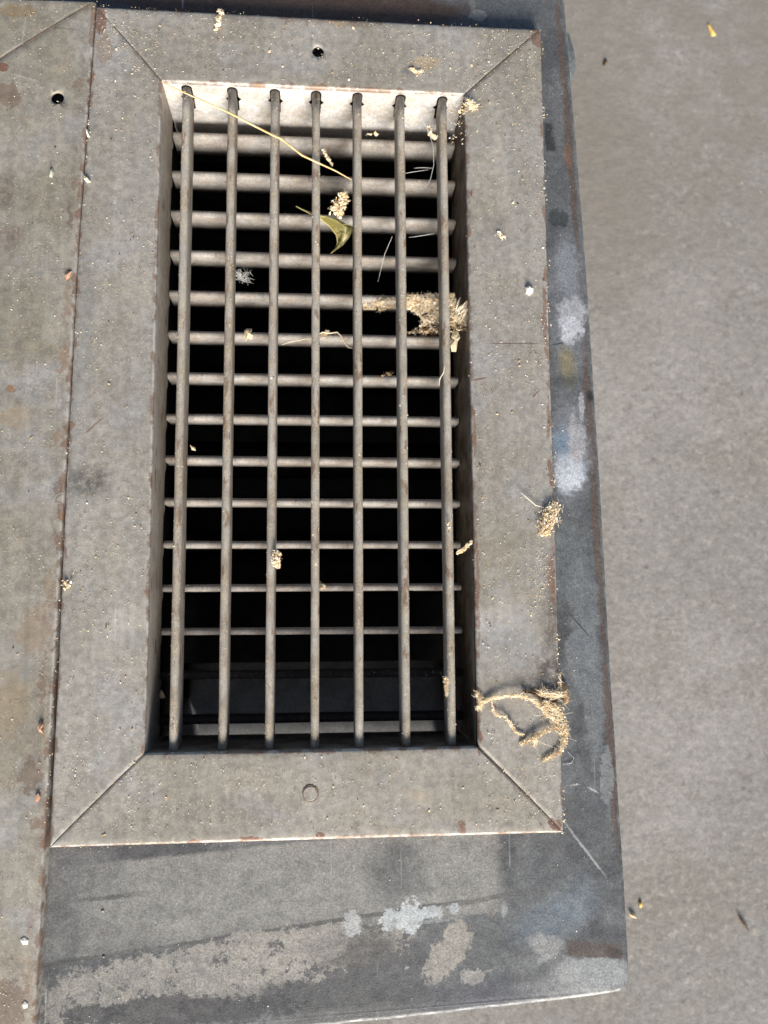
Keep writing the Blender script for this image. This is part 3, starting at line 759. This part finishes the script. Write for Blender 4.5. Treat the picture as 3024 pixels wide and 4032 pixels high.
# straw
pts = []
for (x, y, z) in ((640, 326, .02), (760, 380, .02), (905, 445, -.03), (1000, 495, -.07), (1075, 533, -.085), (1110, 548, -.08), (1140, 572, -.07), (1190, 612, -.07), (1250, 640, -.10), (1320, 672, -.11), (1384, 708, -.10)):
    pts.append(at(x, y, z+.03))
dp = []
for a, b in zip(pts, pts[1:]): dp += [a.lerp(b, k/3) for k in range(3)]
dp.append(pts[-1])
bm = bmesh.new(); fibre(bm, dp, .021, 0, 7)
flake(bm, pts[5]+V((.0, 0, .01)), .03)
o = mesh('straw', bm, MAT_STRAW); tag(o, 'long golden straw stalk lying slantwise across the upper louvers', 'straw')
# leaf
bm = bmesh.new(); rows = []
spine = [(1165, 812, -.55), (1215, 838, -.62), (1262, 862, -.72), (1300, 892, -.80), (1325, 925, -.88), (1330, 955, -.95), (1322, 978, -1.0), (1303, 998, -1.02)]
rim = [(1165, 812, -.55), (1222, 838, -.58), (1275, 860, -.62), (1335, 868, -.62), (1392, 893, -.60), (1378, 932, -.70), (1352, 965, -.82), (1308, 996, -1.0)]
for k, (s_, r_) in enumerate(zip(spine, rim)):
    a, b = at(*s_), at(*r_); row = []
    for j in range(9):
        f = j/8; p = a.lerp(b, f); p.z += .10*math.sin(f*math.pi)*math.sin(k/7*math.pi)+.035*math.sin(f*6.3*1.3+k*.9)*math.sin(k/7*math.pi)+.03*nz(f*5, k*1.7, 2)*math.sin(k/7*math.pi); row.append(bm.verts.new(p))
    rows.append(row)
for a, b in zip(rows, rows[1:]):
    for j in range(8): bm.faces.new((a[j], a[j+1], b[j+1], b[j]))
bmesh.ops.subdivide_edges(bm, edges=bm.edges[:], cuts=1, use_grid_fill=True, smooth=.6)
bmesh.ops.solidify(bm, geom=bm.faces[:], thickness=.012)
leaf = thing('dry_leaf', 'curled olive green leaf caught behind the fourth and fifth louvers', 'leaf')
mesh('leaf_blade', bm, MAT_LEAF, leaf)
bm = bmesh.new(); fibre(bm, [at(x, y, z+.03) for x, y, z in spine], .016, 0, 6); mesh('midrib', bm, MAT_LEAFV, leaf)
for k in (2, 3, 4, 5):
    a, b = at(*spine[k]), at(*rim[min(k+1, 7)]); bm = bmesh.new(); fibre(bm, [a.lerp(b, f/6)+V((0, 0, .022+.10*math.sin(f/6*math.pi)*math.sin(k/7*math.pi))) for f in range(7)], .007, 0, 4); mesh('vein', bm, MAT_LEAFV, leaf)
# nest film between the right louvers
bm = bmesh.new()
def inside(px, py):
    top = 1150+8*math.sin(px*.02); bot = 1312
    if px < 1490: top, bot = 1180, 1218
    elif px < 1560: top, bot = 1172, 1225
    elif px < 1600: top, bot = 1165, 1232
    else: top, bot = 1160-(px-1600)*.03, 1315-(max(0, px-1720)*.06)
    if px > 1790: top, bot = 1205, 1300
    if not (top < py < bot): return False
    if ((px-1560)/98)**2+((py-1263)/50)**2 < 1: return False
    return True
film = {}
def zf(x, y): return min(-.92+(x-1600)/240*.55, -.25)+.05*nz(x*.03, y*.03, 5)+.025*nz(x*.11, y*.11, 9)
def fv(i, j):
    if (i, j) not in film: film[(i, j)] = bm.verts.new(at(1430+5*i+2*nz(i*.7, j*.7, 1), 1145+5*j+2*nz(i*.7, j*.7, 2), zf(1430+5*i, 1145+5*j)))
    return film[(i, j)]
for i in range(84):
    for j in range(36):
        x, y = 1432+5*i, 1147+5*j
        hole = nz(x*.045, y*.045, 3)+.6*nz(x*.16, y*.16, 6)
        if not inside(x+6*nz(x*.05, y*.05), y+5*nz(x*.06, y*.06, 4)): continue
        if hole < -.30+(.22 if x > 1650 and y > 1200 else 0) or (x > 1600 and y > 1285 and hole < .25): continue
        f = bm.faces.new((fv(i, j), fv(i+1, j), fv(i+1, j+1), fv(i, j+1))); f.material_index = 2
cnt = 0
while cnt < 1300:
    x, y = random.uniform(1430, 1842), random.uniform(1150, 1318)
    if not inside(x, y) or (x < 1600 and random.random() < .6): continue
    cnt += 1
    c = at(x, y, zf(x, y)+random.uniform(-.02, .05)); mi = 3 if (y > 1275 and random.random() < .6) else (1 if random.random() < .8 else 0)
    if random.random() < .35: flake(bm, c, random.uniform(.01, .035), mi, .2)
    else:
        an = random.uniform(0, 6.28); q = V((math.cos(an), math.sin(an), random.gauss(0, .3)))*random.uniform(.03, .09)
        fibre(bm, [c-q, c+rv(.02), c+q], random.uniform(.002, .004), mi, 3)
for _ in range(60):                          # hair at its right end
    c = at(random.uniform(1790, 1840), random.uniform(1210, 1260), -.25); q = V((random.uniform(.02, .16), random.uniform(.02, .22), random.uniform(0, .1)))
    fibre(bm, [c, c+q*.5+rv(.015), c+q], .003, 1, 3)
o = mesh('nest_web', bm, [MAT_NEST, MAT_NESTP, plain('nest_film', (.88, .76, .55), (.66, .49, .29), 9, .8, .3, 0, .03), plain('brown_nest_fibre', (.36, .22, .10), (.24, .15, .07), 6)], None, smooth=False)
tag(o, 'torn tan nest web with an oval hole stretched between the right louvers', 'nest remnant')
# big nest remnant at lower right
bm = bmesh.new()
def pp(l, z): return [at(x, y, q[0]) for (x, y, *q) in l]
FINE = dict(fr=.0045, fl=.022)
clump_into(bm, pp([(1880, 2790, .02), (1895, 2768, .03), (1930, 2752, .06), (1985, 2740, .09), (2040, 2738, .11), (2090, 2750, .12), (2130, 2780, .11), (2160, 2815, .09), (2190, 2840, .06)], .1), 1150, [.025, .028, .024, .024, .028, .032, .035, .045, .06], h=.015, fb=.13, **FINE)
clump_into(bm, pp([(2125, 2722, .09), (2170, 2735, .09), (2210, 2735, .05)], .1), 240, [.05, .06, .04], h=.02, fb=.22, **FINE)
clump_into(bm, pp([(2140, 2770, .09), (2175, 2785, .08), (2200, 2810, .07), (2215, 2860, .05), (2220, 2890, .04)], .1), 800, [.05, .09, .12, .10, .06], h=.025, fb=.15, **FINE)
clump_into(bm, pp([(2215, 2855, .06), (2160, 2870, .07), (2110, 2900, .08), (2075, 2915, .06), (2050, 2930, .03)], .1), 620, [.045, .045, .05, .042, .02], h=.02, fb=.12, **FINE)
clump_into(bm, pp([(1945, 2800, .06), (1952, 2815, .07), (1990, 2822, .07), (2010, 2850, .06), (2030, 2880, .05), (2060, 2893, .03)], .1), 380, [.010, .022, .018, .02, .018, .015], h=.012, fb=.1, **FINE)
clump_into(bm, pp([(1935, 2760, .07), (1945, 2805, .06)], .1), 40, [.006, .006], h=.008)
clump_into(bm, pp([(2225, 2860, .05), (2222, 2920, .05), (2200, 2960, .04), (2160, 2980, .03), (2140, 2990, .02)], .1), 620, [.05, .06, .05, .03, .015], h=.02, **FINE)
clump_into(bm, pp([(1878, 2730, .02), (1892, 2750, .03), (1890, 2790, .02)], .1), 240, [.03, .05, .025], h=.015, **FINE)
clump_into(bm, pp([(2110, 2905, .05), (2102, 2935, .02)], .1), 70, [.015, .010], h=.008)
clump_into(bm, pp([(2204, 2650, .03), (2208, 2700, .04), (2212, 2740, .04)], .1), 60, [.010, .012, .02], h=.01, **FINE)
for _ in range(26):                           # loose hairs
    c = at(random.uniform(2130, 2235), random.uniform(2700, 3000), .06); q = V((random.gauss(0, .14), random.gauss(0, .14), .02)); fibre(bm, [c-q, c+rv(.05), c+q], .0025, 1, 3)
clump_into(bm, [at(2150, 2760, .03), at(2190, 2790, .03), at(2205, 2860, .02)], 420, [.1, .14, .08], h=.02, fb=.1, mi0=2)
clump_into(bm, [at(2060, 2722, .04), at(2110, 2730, .04), at(2150, 2745, .04)], 160, [.03, .05, .06], h=.02, fb=.12, mi0=2)
o = mesh('nest_remnant', bm, [MAT_NEST, MAT_NESTP, MAT_BROWNF], None, smooth=False)
tag(o, 'torn tan nest fibres arched over the lower right flange of the register', 'nest remnant')
# edge clump
clump('nest_clump', pp([(2185, 1985, .03), (2165, 2030, .07), (2150, 2075, .07), (2140, 2100, .03)], .1), 900, [.10, .16, .15, .05], 'tan fibrous clump clinging to the right outer edge of the register', 'nest clump', h=.05, fb=.12)
clump('nest_clump', pp([(1360, 768, -.45), (1345, 790, -.5), (1325, 820, -.5), (1335, 845, -.5)], -.5), 420, [.06, .11, .13, .05], 'pale brown crumbly clump hanging beside the curled leaf', 'nest clump', fl=.05, fb=.08, h=.08)
clump('nest_clump', pp([(1090, 2175, -.05), (1085, 2205, -.03), (1095, 2228, -.04)], 0), 260, [.06, .08, .05], 'cream crumbly clump stuck on the third louver', 'nest clump', fl=.04, fb=.06, h=.05)
clump('nest_clump', pp([(1850, 395, .02), (1845, 412, .05), (1870, 420, .05), (1815, 440, -.05)], 0), 200, [.07, .08, .06, .06], 'pale crumbly tufts at the upper right inner corner of the register', 'nest clump', fl=.035, fb=.12, h=.04)
clump('nest_clump', pp([(1690, 500, -.15), (1698, 530, -.15), (1715, 545, -.2)], 0), 150, [.04, .06, .04], 'cream crumbs hanging beside the last louver near its top', 'nest clump', fl=.035, fb=.08, h=.04)
clump('nest_clump', pp([(870, 40, .02), (862, 75, .04), (850, 115, .03)], 0), 170, [.05, .06, .04], 'pale crumbled flake on the top flange at its outer edge', 'nest clump', fl=.045, fb=.06, h=.03)
clump('nest_clump', pp([(1755, 2668, -.05), (1757, 2700, -.04), (1759, 2740, -.05)], 0), 150, [.04, .045, .01], 'tapering cream tuft stuck low on the last louver', 'nest clump', fl=.03, fb=.07, h=.03)
clump('nest_clump', pp([(1765, 2060, -.05), (1770, 2085, -.04)], 0), 40, [.03, .04], 'tiny tan tuft halfway down the last louver', 'nest clump', fl=.025, fb=.06, h=.02)
clump('nest_clump', pp([(1800, 2180, .0), (1822, 2165, .02), (1845, 2145, .03), (1856, 2133, .03)], 0), 130, [.015, .05, .05, .01], 'cream tuft poking out of the right inner edge of the register', 'nest clump', fl=.035, fb=.07, h=.03)
clump('nest_clump', pp([(1618, 270, .0), (1640, 283, .01), (1665, 278, .01)], 0), 110, [.03, .04, .03], 'cream sandy crumbs in the dent of the top flange', 'nest clump', fl=.03, fb=.04, h=.015)
clump('nest_clump', pp([(1965, 920, .01), (1985, 935, .02)], 0), 60, [.05, .05], 'cream crumbs on the right flange below the pale dent', 'nest clump', fl=.03, fb=.05, h=.015)
clump('nest_clump', pp([(255, 2290, .03), (268, 2305, .05), (255, 2320, .03)], 0), 60, [.04, .05, .03], 'tan crumbs beside the seam between the two registers', 'nest clump', fl=.03, fb=.06, h=.02)
clump('nest_clump', pp([(1010, 2695, .0), (1340, 1345, -1.05)], 0)[1:]+[at(1370, 1330, -1.05)], 25, [.03, .03], 'thin tan wisps on the sixth cross blade', 'nest clump', fl=.02, fb=.06, h=.02)
clump('nest_clump', pp([(1275, 1320, -1.1), (1290, 1305, -1.05)], 0), 70, [.05, .05], 'tan crumbs on the sixth cross blade beside a curly thread', 'nest clump', fl=.03, fb=.07, h=.03)
clump('nest_clump', pp([(1510, 1475, -1.1), (1545, 1472, -1.05)], 0), 70, [.06, .06], 'brown crumbs on the seventh cross blade right of centre', 'nest clump', [MAT_NEST, MAT_DARKC], fl=.03, fb=.05, h=.03)
clump('nest_clump', pp([(1265, 2300, -1.1), (1275, 2315, -1.05)], 0), 50, [.05, .05], 'tan crumbs low on a cross blade right of the fourth louver', 'nest clump', fl=.03, fb=.06, h=.03)
clump('nest_clump', pp([(1270, 585, -.1), (1285, 615, -.1), (1310, 650, -.12)], 0), 110, [.02, .04, .02], 'grey brown wisp beside the lower end of the straw', 'nest clump', fl=.03, fb=.06, h=.02)
clump('nest_clump', pp([(1440, 530, -.5), (1475, 528, -.5), (1490, 532, -.5)], 0), 24, [.03, .03, .03], 'row of cream crumbs hung on silk between the upper louvers', 'nest clump', fl=.045, fb=.02, h=.02)
# chips, one by one
def chip(name, outline, z, th, mat, label, cat, bend=.04, group=None):
    bm = bmesh.new(); top = []
    c = sum((at(x, y, z) for x, y in outline), V())/len(outline)
    ring = [at(x, y, z) for x, y in outline]
    mid = [(p+c)/2+V((0, 0, bend*random.uniform(.4, 1))) for p in ring]
    tops = [bm.verts.new(p+V((0, 0, random.uniform(-.3, .3)*bend+th))) for p in ring]; mids = [bm.verts.new(p+V((0, 0, th))) for p in mid]
    cv = bm.verts.new(c+V((0, 0, th+bend))); lows = [bm.verts.new(v.co-V((0, 0, th))) for v in tops]
    n = len(ring)
    for i in range(n):
        j = (i+1) % n
        bm.faces.new((tops[i], tops[j], mids[j], mids[i])); bm.faces.new((mids[i], mids[j], cv)); bm.faces.new((lows[i], lows[j], tops[j], tops[i]))
    bm.faces.new(lows)
    bmesh.ops.recalc_face_normals(bm, faces=bm.faces[:])
    return tag(mesh(name, bm, mat, None, smooth=False), label, cat, group)
chip('wood_chip', [(1783, 1308), (1800, 1303), (1808, 1318), (1812, 1330), (1802, 1345), (1796, 1385), (1778, 1384), (1774, 1365), (1786, 1340), (1776, 1325)], -.5, .02, MAT_CHIP, 'bright tan torn chip wedged between the last louver and the right neck wall', 'chip')
chip('wood_chip', [(963, 1302), (972, 1294), (992, 1296), (990, 1312), (998, 1324), (990, 1338), (976, 1330), (966, 1345), (960, 1325)], -1.05, .02, MAT_CHIP, 'brown curled leaf scrap resting on the sixth cross blade from the top', 'leaf scrap', .08)
chip('pebble', [(2068, 1135), (2082, 1126), (2098, 1140), (2096, 1155), (2084, 1163), (2070, 1155)], 0, .05, MAT_WHITE, 'white pebble on the upper right flange of the register', 'pebble', .05)
chip('wood_chip', [(748, 1752), (768, 1762), (772, 1775), (755, 1772)], -1.0, .015, MAT_CHIP, 'small tan scrap on the tenth cross blade beside the first louver', 'chip')
chip('wood_chip', [(635, 2715), (645, 2730), (652, 2748), (632, 2750), (628, 2738)], -1.0, .015, MAT_NEST, 'dim brown scrap low against the left neck wall', 'chip')
chip('wood_chip', [(338, 505), (346, 512), (354, 540), (345, 540), (340, 525)], 0.03, .01, MAT_WHITE, 'thin white splinter on the left flange by the seam', 'splinter')
chip('wood_chip', [(330, 692), (348, 700), (358, 718), (345, 722), (330, 705)], 0.03, .015, MAT_CHIP, 'pinkish curled flake on the left flange by the seam', 'flake')
chip('copper_flake', [(256, 1088), (268, 1070), (282, 1068), (274, 1092), (262, 1104)], ZL+.02, .02, MAT_ORANGE, 'orange copper flake on the rim of the left register, upper one', 'flake')
chip('copper_flake', [(150, 2862), (160, 2838), (172, 2850), (166, 2870), (172, 2888), (154, 2880)], ZL+.02, .02, MAT_ORANGE, 'orange copper flake low on the rim of the left register', 'flake')
chip('copper_flake', [(140, 3135), (152, 3122), (160, 3140), (150, 3158), (138, 3152)], ZL+.02, .02, MAT_ORANGE, 'round orange copper flake on the left register level with the bottom flange', 'flake', .01)
chip('paint_blob', [(88, 3955), (98, 3942), (110, 3952), (108, 3968), (94, 3970)], ZL+.002, .008, MAT_WHITE, 'bright white paint drop on the left register near the bottom edge of the photo', 'paint drop', .012)
chip('paint_blob', [(80, 3700), (96, 3690), (112, 3702), (110, 3718), (90, 3720)], ZL+.002, .008, MAT_WHITE, 'dull pinkish white paint drop on the left register above the white drop', 'paint drop', .012)
chip('seed_husk', [(198, 668), (208, 664), (212, 680), (206, 700), (196, 698)], ZL+.01, .02, plain('green_seed', (.40, .43, .35), (.33, .36, .29)), 'pale green seed husk on the left register below its screw hole', 'seed husk')
chip('wood_chip', [(2785, 100), (2794, 98), (2806, 120), (2818, 140), (2812, 142), (2800, 141)], ZF+.005, .02, MAT_YEL, 'yellow wood sliver on the concrete near the upper right corner', 'sliver')
chip('wood_chip', [(2514, 3552), (2524, 3545), (2530, 3562), (2524, 3576), (2515, 3570)], ZF+.005, .02, MAT_YEL, 'small yellow chip on the concrete beside the box corner', 'chip')
def twig(pts, r, mat, label, cat, name='twig'):
    bm = bmesh.new(); fibre(bm, pts, r, 0, 6); return tag(mesh(name, bm, mat), label, cat)
twig([at(x, y, ZF+.06) for x, y in ((2905, 3602), (2920, 3630), (2935, 3645), (2948, 3666))], .028, MAT_DARKC, 'short dark twig on the concrete near the right edge of the photo', 'twig')
twig([at(x, y, ZF+.05) for x, y in ((2478, 3598), (2492, 3606), (2505, 3614))], .035, MAT_NEST, 'stubby brown twig on the concrete against the box', 'twig')
twig([at(x, y, ZF+.03) for x, y in ((2378, 258), (2384, 245), (2392, 240))], .05, MAT_DARKC, 'dark speck with a tail on the concrete at the top', 'twig')
chip('seed_shell', [(2213, 2685), (2228, 2700), (2240, 2740), (2236, 2765), (2222, 2780), (2214, 2740)], ZP+.05, .03, MAT_BROWNF, 'dark brown hollow shell tucked under the big nest remnant at the frame edge', 'shell', .06)
# curly thread and silk
twig([at(x, y, z) for x, y, z in ((1110, 1357, -1.05), (1150, 1345, -1.0), (1200, 1335, -1.0), (1230, 1332, -.98), (1270, 1308, -.95), (1300, 1312, -.95), (1328, 1308, -.9), (1345, 1325, -.9), (1358, 1352, -.9), (1372, 1368, -.9), (1388, 1372, -.9))], .013, MAT_NESTP, 'curly pale thread trailing over the sixth cross blade', 'thread', 'thread')
twig([at(x, y, -.1) for x, y in ((1635, 425), (1660, 470), (1690, 520), (1706, 580), (1708, 650), (1695, 705), (1675, 740))], .005, MAT_SILK, 'fine silk strand curving down beside the last louver', 'silk strand', 'silk_strand')
twig([at(x, y, -.1) for x, y in ((1630, 662), (1665, 660), (1705, 662))], .004, MAT_SILK, 'short level silk strand left of the last louver', 'silk strand', 'silk_strand')
twig([at(x, y, -.03) for x, y in ((1752, 1440), (1745, 1470), (1732, 1490), (1728, 1520))], .012, MAT_NESTP, 'pale thread stuck on the last louver above its middle', 'thread', 'thread')
twig([at(x, y, .06) for x, y in ((2050, 1940), (2075, 1960), (2110, 1990), (2140, 1998))], .007, MAT_NESTP, 'thin pale thread running to the edge clump on the right flange', 'thread', 'thread')
twig([at(x, y, z) for x, y, z in ((1560, 690, -.35), (1620, 678, -.3), (1690, 668, -.2))], .004, MAT_SILK, 'faint silk strand reaching left from the last louver below the crumbs', 'silk strand', 'silk_strand')
twig([at(x, y, z) for x, y, z in ((1545, 930, -.2), (1515, 1000, -.5), (1488, 1110, -.8))], .004, MAT_SILK, 'faint silk strand running steeply down left of the sixth louver', 'silk strand', 'silk_strand')
twig([at(x, y, z) for x, y, z in ((1610, 935, -.3), (1660, 928, -.25), (1710, 920, -.2))], .0045, MAT_SILK, 'faint silk strand with beads just above the fourth cross blade', 'silk strand', 'silk_strand')
twig([at(x, y, ZP+.02) for x, y in ((2235, 2960), (2260, 2985), (2250, 3005), (2215, 3010))], .006, MAT_SILK, 'looped pale hair on the dark box beside the big nest remnant', 'hair', 'hair')
bm = bmesh.new()
for _ in range(80):
    c = at(random.gauss(952, 18), random.gauss(1090, 12), -.9+random.uniform(-.05, .05)); q = rv(.045); fibre(bm, [c-q, c+rv(.03), c+q], .0035, 0, 3)
for _ in range(26): flake(bm, at(random.gauss(938, 8), random.gauss(1080, 6), -.88), .03)
tag(mesh('fluff_tuft', bm, MAT_SILK, None, smooth=False), 'white cottony fluff tuft in a dark gap left of the second louver gap', 'fluff')
# ------------------------------------------------------------------ loose dust
bm = bmesh.new()
def grains(n, fn, s0, s1, pal):
    for _ in range(n):
        c = fn()
        if c is None: continue
        if isinstance(c, tuple): c, k = c
        flake(bm, c, (s0+(s1-s0)*random.random()**2)*(2.0 if random.random() < .04 else .95), random.choice(pal), .26, random, .2)
def on_face(x0, x1, y0, y1, thr, z=.012, frq=1.2):
    def f():
        x, y = random.uniform(x0, x1), random.uniform(y0, y1)
        if nz(x*frq, y*frq, 3.3)+.5*nz(x*4, y*4, 8) < thr*random.uniform(-3.2, 1.6): return None
        return V((x, y, z+.012*nz(x*.45, y*.45, 1.3)))
    return f
T = [0, 0, 0, 1, 2, 2, 3]
grains(3400, on_face(3.08, 4.5, -7.8, 7.8, .2), .006, .02, T)
grains(2700, on_face(-4.4, -3.08, -7.7, 7.8, .2), .006, .018, T)
grains(1900, on_face(-4.2, 4.4, 6.5, 7.8, .15), .006, .02, T)
grains(1500, on_face(-4.4, 4.4, -7.8, -6.5, .2), .006, .018, T)
grains(1600, on_face(-5.9, -4.75, -11, 8, .1, ZL+.012), .006, .018, T)
grains(900, on_face(-4.6, 5.6, -11, -8.1, -.2, ZP+.008), .005, .013, [1, 1, 2])
grains(360, on_face(4.7, 5.5, -8, 8, -.2, ZP+.008), .005, .014, [1, 1, 2])
# grains gathered along edges
def along(p, q, w, z, ww=1.):
    def f():
        t = random.random()
        if nz(t*14, p.x, p.y) < -.05: return None
        c = p.lerp(q, t); return c+V((random.gauss(0, w), random.gauss(0, w), z))
    return f
grains(420, along(O_tr, O_br, .025, .0), .008, .03, [0, 0, 1, 2])
grains(160, along(O_bl, O_br, .02, -.01), .006, .016, [0, 2, 3])
grains(120, along(O_tl, O_tr, .02, .0), .006, .02, [0, 2, 3])
grains(260, along(lo[0], lo[4], .03, .01), .008, .024, [0, 1, 2, 3, 3])
grains(120, along(I_tr, I_br, .02, .0), .006, .018, [0, 2, 3])
grains(220, along(at(2155, 2200), at(2080, 2400), .14, .012), .006, .02, [0, 0, 2])
grains(160, along(at(2000, 2230), at(2100, 2310), .14, .012), .006, .018, [0, 0, 2])
grains(160, along(at(1700, 240), at(1640, 300), .1, .012), .006, .016, [0, 0, 2])
def on_louver():
    k = random.randrange(7); t = random.random(); y = 6.3-12.6*t; x = LX[k][0]*(1-t)+LX[k][1]*t
    if nz(y*1.5, k*7.7) < -.1: return None
    a = random.uniform(-1.1, 1.1); return V((x+.079*math.sin(a), y, -.125-.079*(1-math.cos(a))))
grains(5200, on_louver, .006, .016, T)
def on_cross():
    k = random.randrange(14); y = HY[k]; a = random.uniform(-.6, 1.2)
    return V((random.uniform(-2.9, 2.9), y+.07*math.sin(a), HZ-.07*(1-math.cos(a))))
grains(2600, on_cross, .005, .015, [0, 2, 2, 3, 3])
grains(90, lambda: at(random.uniform(1770, 1850), random.uniform(400, 570), random.uniform(-.3, 0)), .008, .03, [0, 1, 2])
o = mesh('dust', bm, [MAT_CHIP, MAT_WHITE, MAT_TANG, MAT_DARKC], None, smooth=False); o['kind'] = 'stuff'
o['label'] = 'cream and tan dust grains strewn over the registers and plate'

# alike things share a group
GROUPS = {'nest clump': 'crumbly nest clumps on the vent register', 'silk strand': 'silk strands between the louvers', 'flake': 'flakes along the seam between the registers', 'paint drop': 'paint drops on the left register', 'chip': 'small torn chips', 'nest remnant': 'large torn nest remnants', 'vent register': 'vent registers lying on the box', 'twig': 'dark bits on the concrete', 'thread': 'pale threads on the register'}
for o in C.objects:
    if o.parent is None and o.get('category') in GROUPS: o['group'] = GROUPS[o['category']]
